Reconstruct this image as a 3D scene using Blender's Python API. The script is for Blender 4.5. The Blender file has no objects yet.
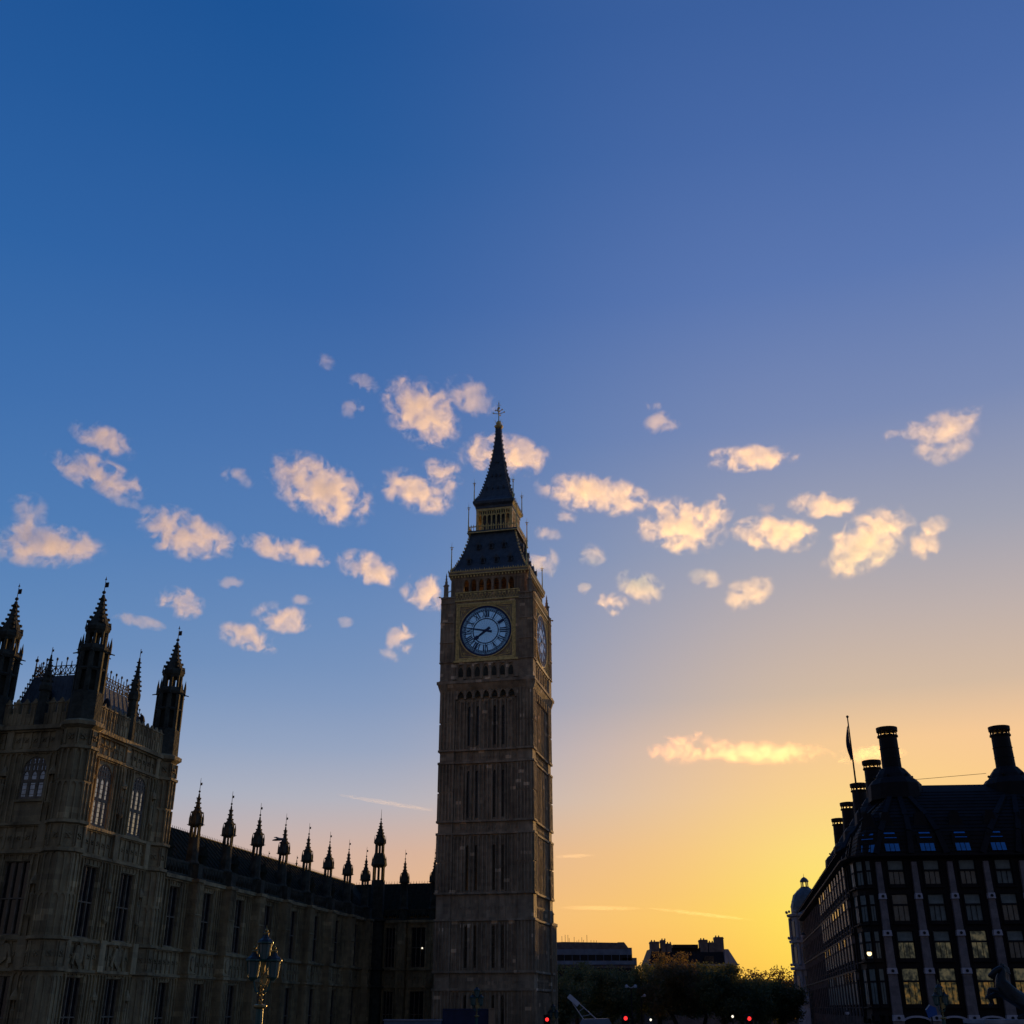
import bpy, bmesh, math, random
from mathutils import Vector, Matrix
random.seed(7)
R = math.radians
scene = bpy.context.scene
COL = scene.collection

# ------------------------------------------------------------------ camera
EYE = 7.0
PITCH = math.atan(496/1098)
cam_d = bpy.data.cameras.new('camera')
cam = bpy.data.objects.new('camera', cam_d)
COL.objects.link(cam)
cam.location = (0, 0, EYE)
cam.rotation_euler = (R(90)+PITCH, 0, 0)
cam_d.sensor_width = 36
cam_d.lens = 36*1098/1024
cam_d.clip_end = 60000
cam_d.clip_start = 0.5
scene.camera = cam

# ------------------------------------------------------------------ sky, sun, exposure
SUN_AZ, SUN_EL = 17.0, 2.6
SKY_AZ = 24.0                    # middle of the bright western sky      # degrees right of the view axis, above the horizon
scene.view_settings.view_transform = 'Standard'
scene.view_settings.look = 'None'
scene.view_settings.exposure = 0
scene.view_settings.gamma = 1
scene.render.engine = 'CYCLES'
scene.cycles.max_bounces = 6
scene.cycles.volume_bounces = 4
scene.cycles.use_denoising = True
scene.cycles.volume_step_rate = 1.0

def lin(c, k=1.0):
    out = []
    for v in c[:3]:
        v /= 255.0
        out.append(k*(v/12.92 if v <= 0.04045 else ((v+0.055)/1.055)**2.4))
    return tuple(out)+(1.0,)

def nn(nt, typ, **kw):
    n = nt.nodes.new(typ)
    for k, v in kw.items():
        setattr(n, k, v)
    return n
def mth(nt, op, a, b=None, c=None, clamp=False):
    n = nt.nodes.new('ShaderNodeMath'); n.operation = op; n.use_clamp = clamp
    for i, v in enumerate((a, b, c)):
        if v is None: continue
        if hasattr(v, 'links') or hasattr(v, 'is_linked'): nt.links.new(v, n.inputs[i])
        else: n.inputs[i].default_value = v
    return n.outputs[0]
def ramp(nt, fac, stops, interp='LINEAR'):
    n = nt.nodes.new('ShaderNodeValToRGB'); cr = n.color_ramp; cr.interpolation = interp
    while len(cr.elements) > 1: cr.elements.remove(cr.elements[-1])
    cr.elements[0].position = stops[0][0]; cr.elements[0].color = stops[0][1]
    for p, c in stops[1:]:
        e = cr.elements.new(p); e.color = c
    nt.links.new(fac, n.inputs[0])
    return n.outputs[0]
def mixc(nt, f, a, b):
    n = nt.nodes.new('ShaderNodeMix'); n.data_type = 'RGBA'
    for i, v in ((0, f), (6, a), (7, b)):
        if hasattr(v, 'is_linked'): nt.links.new(v, n.inputs[i])
        else: n.inputs[i].default_value = v
    return n.outputs[2]

world = bpy.data.worlds.new('World'); scene.world = world; world.use_nodes = True
wt = world.node_tree; wt.nodes.clear()
tc = nn(wt, 'ShaderNodeTexCoord')
sep = nn(wt, 'ShaderNodeSeparateXYZ'); wt.links.new(tc.outputs['Generated'], sep.inputs[0])
sx_, sy_, sz_ = sep.outputs
el = mth(wt, 'DIVIDE', mth(wt, 'ARCSINE', sz_), math.pi/2)
hl = mth(wt, 'SQRT', mth(wt, 'ADD', mth(wt, 'MULTIPLY', sx_, sx_), mth(wt, 'ADD', mth(wt, 'MULTIPLY', sy_, sy_), 1e-6)))
ca = mth(wt, 'DIVIDE', mth(wt, 'ADD', mth(wt, 'MULTIPLY', sx_, math.sin(R(SKY_AZ))), mth(wt, 'MULTIPLY', sy_, math.cos(R(SKY_AZ)))), hl)
daz = mth(wt, 'DIVIDE', mth(wt, 'ARCCOSINE', mth(wt, 'MULTIPLY', ca, 0.9999)), math.pi)   # 0 at the sun, 1 opposite
def st(*p): return [(max(0, e)/90.0, lin(c)) for e, c in p]
near = ramp(wt, el, st((0,(255,180,72)),(2,(255,194,84)),(4,(255,206,96)),(7,(254,207,124)),(9.6,(252,203,138)),(12,(246,200,150)),(14.4,(212,186,162)),(18,(190,176,172)),(22,(160,162,178)),(28,(121,138,180)),(35,(91,119,176)),(42,(72,105,166)),(48,(60,96,158)),(60,(52,88,148)),(90,(38,72,128))))
mid = ramp(wt, el, st((0,(255,166,80)),(2,(253,180,92)),(4,(252,188,112)),(7,(232,180,140)),(9.6,(192,182,184)),(12,(160,168,190)),(14.4,(140,157,190)),(18,(120,146,188)),(22,(100,134,185)),(28,(84,120,176)),(35,(62,102,165)),(42,(40,92,156)),(48,(28,84,150)),(60,(30,76,138)),(90,(28,62,116))))
far = ramp(wt, el, st((0,(190,168,164)),(4,(180,172,178)),(7,(164,174,190)),(9.6,(150,170,196)),(12,(130,158,195)),(16,(92,136,187)),(22,(70,120,179)),(28,(54,107,171)),(35,(38,97,163)),(42,(34,87,153)),(48,(29,80,145)),(60,(27,70,130)),(90,(26,58,108))))
back = ramp(wt, el, st((0,(100,94,94)),(5,(112,102,98)),(10,(96,96,108)),(20,(66,80,112)),(40,(44,66,104)),(90,(30,56,98))))
daz = mth(wt, 'MULTIPLY', daz, mth(wt, 'POWER', hl, 0.8))
def band(a, b): 
    n = nn(wt, 'ShaderNodeMapRange', interpolation_type='SMOOTHSTEP'); wt.links.new(daz, n.inputs[0])
    n.inputs[1].default_value = a/180; n.inputs[2].default_value = b/180; return n.outputs[0]
skycol = mixc(wt, band(5, 32), near, mid)
skycol = mixc(wt, band(10, 64), skycol, far)
skycol = mixc(wt, band(50, 120), skycol, back)
# warm glow round the sun itself
sv = Vector((math.sin(R(SUN_AZ))*math.cos(R(SUN_EL)), math.cos(R(SUN_AZ))*math.cos(R(SUN_EL)), math.sin(R(SUN_EL))))
dt = nn(wt, 'ShaderNodeVectorMath', operation='DOT_PRODUCT'); wt.links.new(tc.outputs['Generated'], dt.inputs[0]); dt.inputs[1].default_value = sv
ang = mth(wt, 'ARCCOSINE', mth(wt, 'MULTIPLY', dt.outputs['Value'], 0.99999))
g1 = mth(wt, 'POWER', 2.718, mth(wt, 'MULTIPLY', mth(wt, 'POWER', mth(wt, 'DIVIDE', ang, R(6.0)), 2.0), -1.0))
glow = nn(wt, 'ShaderNodeMix', data_type='RGBA', blend_type='ADD')
wt.links.new(g1, glow.inputs[0]); wt.links.new(skycol, glow.inputs[6]); glow.inputs[7].default_value = (0.0, 0.20, 0.0, 1)
# physically based sky, its strength turned fully off, adds no light here
nis = nn(wt, 'ShaderNodeTexSky', sky_type='NISHITA'); nis.sun_disc = False
nis.sun_elevation = R(SUN_EL); nis.sun_rotation = R(SUN_AZ); nis.air_density = 1.0; nis.dust_density = 1.0
bg1 = nn(wt, 'ShaderNodeBackground'); bg1.inputs[1].default_value = 1.0; wt.links.new(glow.outputs[2], bg1.inputs[0])
bg2 = nn(wt, 'ShaderNodeBackground'); bg2.inputs[1].default_value = 0.0; wt.links.new(nis.outputs[0], bg2.inputs[0])
ad = nn(wt, 'ShaderNodeAddShader'); wt.links.new(bg1.outputs[0], ad.inputs[0]); wt.links.new(bg2.outputs[0], ad.inputs[1])
wo = nn(wt, 'ShaderNodeOutputWorld'); wt.links.new(ad.outputs[0], wo.inputs[0])

sun_d = bpy.data.lights.new('sun', 'SUN'); sun = bpy.data.objects.new('sun', sun_d); COL.objects.link(sun)
sun_d.energy = 4.5; sun_d.color = (1.0, 0.55, 0.15); sun_d.angle = R(0.6)
sun.rotation_euler = (-sv).to_track_quat('-Z', 'Y').to_euler()
# ------------------------------------------------------------------ materials
def pmat(name, base, rough=0.85, metal=0.0, var=0.25, scale=1.2, bump=0.0, bscale=8.0, spec=0.4, ior=1.5, emit=None, estr=0, streak=False, blocks=None, coord='Object'):
    m = bpy.data.materials.new(name); m.use_nodes = True; nt = m.node_tree
    b = nt.nodes['Principled BSDF']; b.inputs['Roughness'].default_value = rough; b.inputs['Metallic'].default_value = metal
    b.inputs['Specular IOR Level'].default_value = spec; b.inputs['IOR'].default_value = ior
    t = nn(nt, 'ShaderNodeTexCoord'); mp = nn(nt, 'ShaderNodeMapping'); nt.links.new(t.outputs[coord], mp.inputs[0])
    no = nn(nt, 'ShaderNodeTexNoise'); no.inputs['Scale'].default_value = scale; no.inputs['Detail'].default_value = 6; no.inputs['Roughness'].default_value = 0.62
    if streak: mp.inputs['Scale'].default_value = (1, 1, 0.22)
    nt.links.new(mp.outputs[0], no.inputs['Vector'])
    lo = tuple(c*(1-var) for c in base)+(1,); hi = tuple(min(1, c*(1+var)) for c in base)+(1,)
    col = ramp(nt, no.outputs[0], [(0.32, lo), (0.68, hi)])
    if blocks:      # courses of ashlar, a few stones replaced by paler ones
        bw, bh, pale = blocks
        geo = nn(nt, 'ShaderNodeNewGeometry')
        s = nn(nt, 'ShaderNodeSeparateXYZ'); nt.links.new(t.outputs[coord], s.inputs[0])
        zc = mth(nt, 'FLOOR', mth(nt, 'DIVIDE', s.outputs[2], bh))
        xs = mth(nt, 'FLOOR', mth(nt, 'DIVIDE', mth(nt, 'ADD', mth(nt, 'ADD', s.outputs[0], mth(nt, 'MULTIPLY', zc, 0.37)), 0.0), bw))
        ys = mth(nt, 'FLOOR', mth(nt, 'DIVIDE', mth(nt, 'ADD', s.outputs[1], mth(nt, 'MULTIPLY', zc, 0.37)), bw))
        cb = nn(nt, 'ShaderNodeCombineXYZ'); nt.links.new(xs, cb.inputs[0]); nt.links.new(ys, cb.inputs[1]); nt.links.new(zc, cb.inputs[2])
        wn = nn(nt, 'ShaderNodeTexWhiteNoise', noise_dimensions='3D'); nt.links.new(cb.outputs[0], wn.inputs['Vector'])
        mul = ramp(nt, wn.outputs[0], [(0.0, (0.82,)*3+(1,)), (0.5, (1,)*3+(1,)), (0.975, (1.12, 1.12, 1.1, 1)), (0.985, (pale,)*3+(1,))])
        mx = nn(nt, 'ShaderNodeMix', data_type='RGBA', blend_type='MULTIPLY'); mx.inputs[0].default_value = 1
        nt.links.new(col, mx.inputs[6]); nt.links.new(mul, mx.inputs[7]); col = mx.outputs[2]
    nt.links.new(col, b.inputs['Base Color'])
    if bump:
        n2 = nn(nt, 'ShaderNodeTexNoise'); n2.inputs['Scale'].default_value = bscale; n2.inputs['Detail'].default_value = 4
        nt.links.new(t.outputs[coord], n2.inputs['Vector'])
        bp = nn(nt, 'ShaderNodeBump'); bp.inputs['Strength'].default_value = bump; bp.inputs['Distance'].default_value = 0.15
        nt.links.new(n2.outputs[0], bp.inputs['Height']); nt.links.new(bp.outputs[0], b.inputs['Normal'])
    if emit:
        b.inputs['Emission Color'].default_value = tuple(emit)+(1,); b.inputs['Emission Strength'].default_value = estr
    return m
M = {}
M['palace'] = pmat('palace_limestone', (0.33, 0.255, 0.13), 0.9, var=0.5, scale=0.7, bump=0.5, bscale=3, streak=True, blocks=(0.9, 0.42, 1.5))
M['tower'] = pmat('tower_limestone', (0.40, 0.30, 0.185), 0.88, var=0.4, scale=0.8, bump=0.35, bscale=3, streak=True, blocks=(0.75, 0.42, 2.2))
M['trim'] = pmat('weathered_trim_stone', (0.21, 0.17, 0.115), 0.9, var=0.4, scale=1.5, bump=0.3, bscale=5)
M['iron'] = pmat('cast_iron_roof', (0.075, 0.10, 0.115), 0.5, var=0.3, scale=1.5, bump=0.15, bscale=4)
M['wornshade'] = pmat('weathered_shaded_stone', (0.055, 0.058, 0.042), 0.95, var=0.5, scale=1.5, bump=0.3, bscale=5)  # weathered stone with the backlit darkness of the upper parts in its colour
M['slate'] = pmat('palace_iron_tiles', (0.018, 0.022, 0.014), 0.9, var=0.5, spec=0.1, scale=2.5, bump=0.3, bscale=5)
M['glass'] = pmat('leaded_glass', (0.012, 0.014, 0.018), 0.12, var=0.4, scale=3, ior=1.6, spec=0.5, bump=0.05, bscale=6)
M['officeglass'] = pmat('office_glass', (0.07, 0.10, 0.10), 0.18, var=0.55, scale=0.9, ior=1.6, spec=0.6)
M['glassup'] = pmat('reflecting_leaded_glass', (0.28, 0.35, 0.42), 0.10, metal=0.8, var=0.3, scale=3, bump=0.04, bscale=6)
M['roofglass'] = pmat('roof_glass', (0.10, 0.28, 0.5), 0.12, metal=0.7, var=0.3, scale=1)
M['blind'] = pmat('window_blind', (0.17, 0.21, 0.19), 0.5, var=0.3, scale=1.4, spec=0.6)
M['gilt'] = pmat('gilding', (0.75, 0.55, 0.2), 0.42, metal=0.5, var=0.35, scale=3)
M['darkgilt'] = pmat('dark_gilding', (0.34, 0.25, 0.09), 0.5, metal=0.4, var=0.4, scale=6)  # a darker gilding tone for the bridge lamps
M['opal'] = pmat('opal_glass', (0.48, 0.64, 0.80), 0.25, var=0.06, scale=2, emit=(0.2, 0.5, 1.0), estr=0.125)
M['blue'] = pmat('prussian_blue_paint', (0.012, 0.03, 0.11), 0.4, var=0.2)
M['black'] = pmat('dark_void_paint', (0.012, 0.012, 0.014), 0.8, var=0.3)
M['bronze'] = pmat('dark_bronze_cladding', (0.018, 0.014, 0.014), 0.7, metal=0.1, spec=0.2, var=0.35, scale=1.0, bump=0.1)
M['pstone'] = pmat('grey_pink_sandstone', (0.21, 0.18, 0.175), 0.85, var=0.22, scale=2, blocks=(2.0, 0.9, 1.1))
M['kstone'] = pmat('pale_block_stone', (0.5, 0.48, 0.52), 0.8, var=0.15, scale=2)
M['fstone'] = pmat('portland_stone', (0.30, 0.29, 0.31), 0.85, var=0.3, scale=1.0, streak=True)
M['brick'] = pmat('dark_facade', (0.13, 0.115, 0.11), 0.9, var=0.3, scale=1)
M['dglass'] = pmat('blue_grey_cladding', (0.13, 0.19, 0.26), 0.4, var=0.3, scale=0.5)
M['greenp'] = pmat('green_lamp_paint', (0.02, 0.10, 0.085), 0.35, var=0.2)
M['lglass'] = pmat('lantern_glass', (0.14, 0.19, 0.165), 0.15, var=0.15, spec=0.8)
M['lroof'] = pmat('lantern_cap', (0.035, 0.037, 0.037), 0.35, metal=0.0, spec=0.25, var=0.2)
M['statue'] = pmat('statue_bronze', (0.012, 0.018, 0.02), 0.5, metal=0.2, var=0.4)
M['asphalt'] = pmat('asphalt', (0.05, 0.05, 0.05), 0.95, var=0.2, scale=3)
M['pave'] = pmat('paving', (0.2, 0.19, 0.18), 0.9, var=0.15, scale=2)
M['water'] = pmat('river_water', (0.02, 0.03, 0.03), 0.12, var=0.2, scale=0.2, bump=0.4, bscale=0.6)
M['ground'] = pmat('ground', (0.07, 0.065, 0.06), 0.95, var=0.3, scale=0.1)
M['bark'] = pmat('bark', (0.07, 0.055, 0.04), 0.95, var=0.3, scale=2)
M['white'] = pmat('pale_paint', (0.55, 0.56, 0.6), 0.5, var=0.1)
M['navy'] = pmat('navy_hoarding', (0.02, 0.03, 0.075), 0.6, var=0.3)
M['tan'] = pmat('tan_board', (0.38, 0.25, 0.14), 0.8, var=0.2)
M['bluep'] = pmat('blue_paint', (0.02, 0.10, 0.35), 0.5, var=0.15)
M['redl'] = pmat('red_signal_lens', (0.5, 0.01, 0.01), 0.3, var=0.02, emit=(1.0, 0.03, 0.03), estr=1.6)
M['lamp'] = pmat('lit_lamp', (0.9, 0.8, 0.5), 0.3, var=0.02, emit=(1.0, 0.72, 0.35), estr=2.6)
M['lampw'] = pmat('lit_white_lamp', (0.9, 0.9, 0.8), 0.3, var=0.02, emit=(1.0, 0.9, 0.7), estr=1.5)
M['stonebird'] = pmat('bird_feathers', (0.16, 0.15, 0.15), 0.8, var=0.3)
def lit_mat(name, c1, c2, s):
    m = bpy.data.materials.new(name); m.use_nodes = True; nt = m.node_tree; b = nt.nodes['Principled BSDF']
    t = nn(nt, 'ShaderNodeTexCoord'); mp = nn(nt, 'ShaderNodeMapping'); mp.inputs['Scale'].default_value = (1.7, 1.7, 1.35)
    nt.links.new(t.outputs['Object'], mp.inputs[0])
    oi = nn(nt, 'ShaderNodeObjectInfo')
    va = nn(nt, 'ShaderNodeVectorMath', operation='ADD'); nt.links.new(mp.outputs[0], va.inputs[0])
    sc = mth(nt, 'MULTIPLY', oi.outputs['Random'], 37.0); cb = nn(nt, 'ShaderNodeCombineXYZ'); nt.links.new(sc, cb.inputs[0]); nt.links.new(sc, cb.inputs[2])
    nt.links.new(cb.outputs[0], va.inputs[1])
    no = nn(nt, 'ShaderNodeTexNoise'); no.inputs['Scale'].default_value = 1.6; no.inputs['Detail'].default_value = 4; nt.links.new(va.outputs[0], no.inputs['Vector'])
    col = ramp(nt, no.outputs[0], [(0.38, (0.01, 0.012, 0.008, 1)), (0.5, tuple(c1)+(1,)), (0.66, tuple(c2)+(1,))])
    nt.links.new(col, b.inputs['Emission Color']); b.inputs['Emission Strength'].default_value = s
    b.inputs['Base Color'].default_value = (0.03, 0.04, 0.04, 1); b.inputs['Roughness'].default_value = 0.2
    return m
M['lit'] = lit_mat('warm_lit_room', (0.13, 0.10, 0.035), (0.42, 0.22, 0.05), 0.34)
M['dim'] = lit_mat('dim_lit_room', (0.05, 0.05, 0.032), (0.13, 0.11, 0.06), 0.5)

# ------------------------------------------------------------------ mesh helpers
I4 = Matrix.Identity(4)
class MB:
    def __init__(s, M0=None): s.v = []; s.f = []; s.M = M0 or I4
    def add(s, vs, fs):
        n = len(s.v); s.v += [tuple(s.M @ Vector(v)) for v in vs]; s.f += [tuple(i+n for i in f) for f in fs]; return s
    def box(s, x0, x1, y0, y1, z0, z1):
        return s.add([(x0,y0,z0),(x1,y0,z0),(x1,y1,z0),(x0,y1,z0),(x0,y0,z1),(x1,y0,z1),(x1,y1,z1),(x0,y1,z1)],
                     [(0,3,2,1),(4,5,6,7),(0,1,5,4),(1,2,6,5),(2,3,7,6),(3,0,4,7)])
    def rings(s, cx, cy, prof, n=8, rot=None):
        rot = math.pi/n if rot is None else rot
        vs = []; fs = []
        for (z, r) in prof:
            for i in range(n):
                a = rot+2*math.pi*i/n; vs.append((cx+r*math.cos(a), cy+r*math.sin(a), z))
        for k in range(len(prof)-1):
            for i in range(n):
                j = (i+1) % n; fs.append((k*n+i, k*n+j, (k+1)*n+j, (k+1)*n+i))
        fs.append(tuple(range(n))[::-1]); fs.append(tuple(range((len(prof)-1)*n, len(prof)*n)))
        return s.add(vs, fs)
    def sq(s, hws):         # square rings centred on the axis: [(z, halfwidth)]
        return s.rings(0, 0, [(z, h*math.sqrt(2)) for z, h in hws], 4, math.pi/4)
    def tube(s, p, q, r, r2=None, n=6):
        p, q = Vector(p), Vector(q); r2 = r if r2 is None else r2; d = (q-p)
        if d.length < 1e-6: return s
        d.normalize(); a = d.orthogonal().normalized(); b = d.cross(a); vs = []
        for c, rr in ((p, r), (q, r2)):
            for i in range(n):
                t = 2*math.pi*i/n; vs.append(c+a*rr*math.cos(t)+b*rr*math.sin(t))
        return s.add(vs, [(i, (i+1) % n, n+(i+1) % n, n+i) for i in range(n)]+[tuple(range(n))[::-1], tuple(range(n, 2*n))])
    def ext(s, pts, y0, y1):    # polygon in x-z, extruded in y
        n = len(pts)
        return s.add([(x, y0, z) for x, z in pts]+[(x, y1, z) for x, z in pts],
                     [tuple(range(n)), tuple(range(n, 2*n))[::-1]]+[(i, n+i, n+(i+1) % n, (i+1) % n) for i in range(n)])
    def ball(s, c, r, sz=1.0, n=8):
        prof = [(c[2]-r*sz, r*0.05)]+[(c[2]-r*sz*math.cos(math.pi*k/6), r*math.sin(math.pi*k/6)) for k in range(1, 6)]+[(c[2]+r*sz, r*0.05)]
        return s.rings(c[0], c[1], prof, n)
    def mesh(s, name, mat):
        me = bpy.data.meshes.new(name); me.from_pydata(s.v, [], s.f); me.materials.append(mat)
        b = bmesh.new(); b.from_mesh(me); bmesh.ops.recalc_face_normals(b, faces=b.faces); b.to_mesh(me); b.free()
        return me
    def obj(s, name, mat, parent=None, basis=None):
        return link(s.mesh(name, mat), name, parent, basis)
def islands(mb):
    par = list(range(len(mb.v)))
    def fd(a):
        while par[a] != a: par[a] = par[par[a]]; a = par[a]
        return a
    for f in mb.f:
        for q in f[1:]: par[fd(q)] = fd(f[0])
    gr = {}
    for f in mb.f: gr.setdefault(fd(f[0]), []).append(f)
    return gr
def split_objs(mb, name, mat, parent, per=1):
    """each group of `per` pieces drawn one after the other becomes a part of its own"""
    gr = islands(mb); ks = sorted(gr, key=lambda k: min(min(f) for f in gr[k])); out = []
    for i in range(0, len(ks), per):
        fs = [f for k in ks[i:i+per] for f in gr[k]]; ids = sorted({q for f in fs for q in f}); mp = {a: b for b, a in enumerate(ids)}
        m = MB(); m.v = [mb.v[a] for a in ids]; m.f = [tuple(mp[q] for q in f) for f in fs]; out.append(m.obj(name, mat, parent))
    return out
def link(me, name, parent=None, basis=None):
    o = bpy.data.objects.new(name, me); COL.objects.link(o)
    if parent: o.parent = parent
    if basis is not None: o.matrix_basis = basis
    return o
def tag(o, label, cat, group=None):
    o['label'] = label; o['category'] = cat
    if group: o['group'] = group
    return o
def thing(name, label, cat, loc=(0, 0, 0), rz=0, group=None):
    o = bpy.data.objects.new(name, None); COL.objects.link(o); o.location = loc; o.rotation_euler = (0, 0, rz)
    o.empty_display_size = 0.5
    return tag(o, label, cat, group)
def copy_tree(o, parent=None):
    c = o.copy(); COL.objects.link(c); c.parent = parent
    for ch in list(o.children): copy_tree(ch, c)
    return c
T = Matrix.Translation
def RZ(a): return Matrix.Rotation(a, 4, 'Z')
def spire_obj(mb, cx, cy, prof, crock=True, n=8, cs=0.16):
    mb.rings(cx, cy, prof, n)
    if crock:
        z0, z1 = prof[0][0], prof[-1][0]; k = int((z1-z0)/0.42)
        for i in range(1, k):
            z = z0+(z1-z0)*i/k
            for (za, ra), (zb, rb) in zip(prof, prof[1:]):
                if za <= z <= zb: r = ra+(rb-ra)*(z-za)/max(1e-6, zb-za)
            for q in range(4):
                a = math.pi/4+q*math.pi/2; c = cs*(0.6+0.5*r/max(0.2, prof[0][1]))
                x, y = cx+(r+c*0.3)*math.cos(a), cy+(r+c*0.3)*math.sin(a)
                mb.box(x-c*.6, x+c*.6, y-c*.6, y+c*.6, z-c*.5, z+c*.6)
def arch_pts(x0, x1, zs, zt, n=5):  # pointed arch from the spring line up, left to right
    pts = []; w = (x1-x0)/2; h = zt-zs
    for i in range(n+1):
        t = i/n; pts.append((x0+w*(1-math.cos(t*math.pi/2))**0.9*1.0, zs+h*math.sin(t*math.pi/2)**0.95))
    right = [(x0+x1-x, z) for x, z in pts[:-1]][::-1]
    return pts+right
def spandrel(mb, x0, x1, zs, zt, y0, y1):   # the two stone corners over a pointed arch
    a = arch_pts(x0, x1, zs, zt); h = len(a)//2
    mb.ext([(x0, zt)]+a[:h+1], y0, y1); mb.ext(a[h:]+[(x1, zt)], y0, y1)
def cell(mb, x0, x1, z0, z1, wx0, wx1, wz0, wz1, th=0.5, arch=0.0):
    if wx0 > x0: mb.box(x0, wx0, 0, th, z0, z1)
    if wx1 < x1: mb.box(wx1, x1, 0, th, z0, z1)
    if wz0 > z0: mb.box(wx0, wx1, 0, th, z0, wz0)
    if wz1 < z1: mb.box(wx0, wx1, 0, th, wz1, z1)
    if arch: spandrel(mb, wx0, wx1, wz1-arch, wz1, 0.0, th-0.05)
def ribs(mb, x0, x1, z0, z1, step, proj=0.17, w=0.09, heads=True):
    n = max(1, round((x1-x0)/step)); s = (x1-x0)/n
    for i in range(n+1):
        x = x0+i*s; mb.box(x-w/2, x+w/2, -proj, 0.02, z0, z1)
    if heads and s > 0.25:
        for i in range(n):
            a, b = x0+i*s+w/2, x0+(i+1)*s-w/2
            spandrel(mb, a, b, z1-0.45, z1, -proj*0.8, 0.01)
_wc = {}
def window(parent, B, w, h, lights=3, trans=(0.5,), arch=0.0, pane='glass', frame='trim', depth=0.3, bars=0.45, mw=0.11, name='window', label=None):
    key = (round(w, 2), round(h, 2), lights, trans, arch, pane, frame, depth, bars, mw)
    if key not in _wc:
        f = MB(); s = w/lights
        for i in range(1, lights): f.box(i*s-mw/2, i*s+mw/2, depth-0.16, depth+0.02, 0, h-(arch*0.25 if arch else 0))
        for t in trans: f.box(0, w, depth-0.14, depth+0.015, h*t-mw/2, h*t+mw/2)
        f.box(0, mw*.6, depth-0.13, depth+0.01, 0, h); f.box(w-mw*.6, w, depth-0.13, depth+0.01, 0, h)
        f.box(0, w, depth-0.2, depth+0.01, 0, mw*.7); f.box(0, w, depth-0.13, depth+0.01, h-mw*.6, h)
        if arch:        # cusped heads and tracery
            for i in range(lights): spandrel(f, i*s+mw/2, (i+1)*s-mw/2, h-arch-0.55, h-arch-0.1, depth-0.12, depth)
            f.box(0, w, depth-0.13, depth+0.012, h-arch-0.1, h-arch); f.box(0, w, depth-0.12, depth+0.011, h-arch*.62, h-arch*.5)
            for i in range(2*lights): f.box(i*s/2-mw*.35, i*s/2+mw*.35, depth-0.11, depth+.01, h-arch, h-arch*0.1)
        if bars:
            z = bars
            while z < h-0.2: f.box(0, w, depth-0.05, depth+0.005, z-0.018, z+0.018); z += bars
        p = MB(); p.box(0.01, w-0.01, depth+0.03, depth+0.07, 0.01, h-0.01)
        _wc[key] = (f.mesh('window', M[frame]), p.mesh('pane', M[pane]))
    f, p = _wc[key]
    o = link(f, name, parent, B); link(p, 'pane', o)
    if label: o['label'] = label
    return o
GZ = 2.5

# ------------------------------------------------------------------ ground, river, bridge deck
def structure(name, mb, mat): o = mb.obj(name, mat); o['kind'] = 'structure'; return o
g = MB(); g.add([(-6000, 84, GZ), (6000, 84, GZ), (6000, 9000, GZ), (-6000, 9000, GZ), (-6000, 84, -4), (6000, 84, -4)], [(0, 1, 2, 3), (0, 4, 5, 1)]); structure('ground', g, M['ground'])
g = MB(); g.add([(-6000, -4000, -2), (6000, -4000, -2), (6000, 84.2, -2), (-6000, 84.2, -2)], [(0, 1, 2, 3)]); structure('river', g, M['water'])
BRZ = RZ(-R(6.0))
def deck_z(y): return 5.4 if y < 40 else 5.4-(y-40)/95*2.86 if y < 135 else 2.54
def strip(name, x0, x1, dz, mat, y0=-60, y1=420):
    g = MB(BRZ); ys = [y0, 40, 60, 80, 100, 120, 135, y1]; vs = []; fs = []
    for y in ys: vs += [(x0, y, deck_z(y)+dz), (x1, y, deck_z(y)+dz), (x0, y, deck_z(y)+dz-0.5), (x1, y, deck_z(y)+dz-0.5)]
    for i in range(len(ys)-1):
        a, b = i*4, i*4+4; fs += [(a, a+1, b+1, b), (a+2, b+2, b+3, a+3), (a, b, b+2, a+2), (a+1, a+3, b+3, b+1)]
    g.add(vs, fs); structure(name, g, mat)
strip('road', -2.0, 15.0, 0.0, M['asphalt']); strip('pavement', -6.5, -2.0, 0.13, M['pave']); strip('pavement', 15.0, 20.0, 0.13, M['pave'])
for x, lab in ((-6.9, 'low green iron bridge parapet on the palace side'), (20.1, 'low green iron bridge parapet on the far side of the roadway')):
    t = thing('bridge_parapet', lab, 'parapet', (0, 0, 0), -R(6.0))
    a = MB(); b = MB()
    for k in range(30):
        y = -40+k*4.2
        if y > 84: break
        z = deck_z(y); a.box(x, x+0.3, y, y+0.3, z-0.5, z+1.05); b.add([(x+.05, y, z+.95), (x+.25, y, z+.95), (x+.25, y+4.2, deck_z(y+4.2)+.95), (x+.05, y+4.2, deck_z(y+4.2)+.95), (x+.05, y, z+1.1), (x+.25, y, z+1.1), (x+.25, y+4.2, deck_z(y+4.2)+1.1), (x+.05, y+4.2, deck_z(y+4.2)+1.1)], [(0,3,2,1),(4,5,6,7),(0,1,5,4),(2,3,7,6),(1,2,6,5),(3,0,4,7)])
        b.add([(x+.12, y, z+.1), (x+.18, y, z+.1), (x+.18, y+4.2, deck_z(y+4.2)+.1), (x+.12, y+4.2, deck_z(y+4.2)+.1), (x+.12, y, z+.95), (x+.18, y, z+.95), (x+.18, y+4.2, deck_z(y+4.2)+.95), (x+.12, y+4.2, deck_z(y+4.2)+.95)], [(0,3,2,1),(4,5,6,7),(0,1,5,4),(2,3,7,6),(1,2,6,5),(3,0,4,7)])
    split_objs(a, 'parapet_post', M['greenp'], t); b.obj('parapet_rail', M['greenp'], t)
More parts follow.
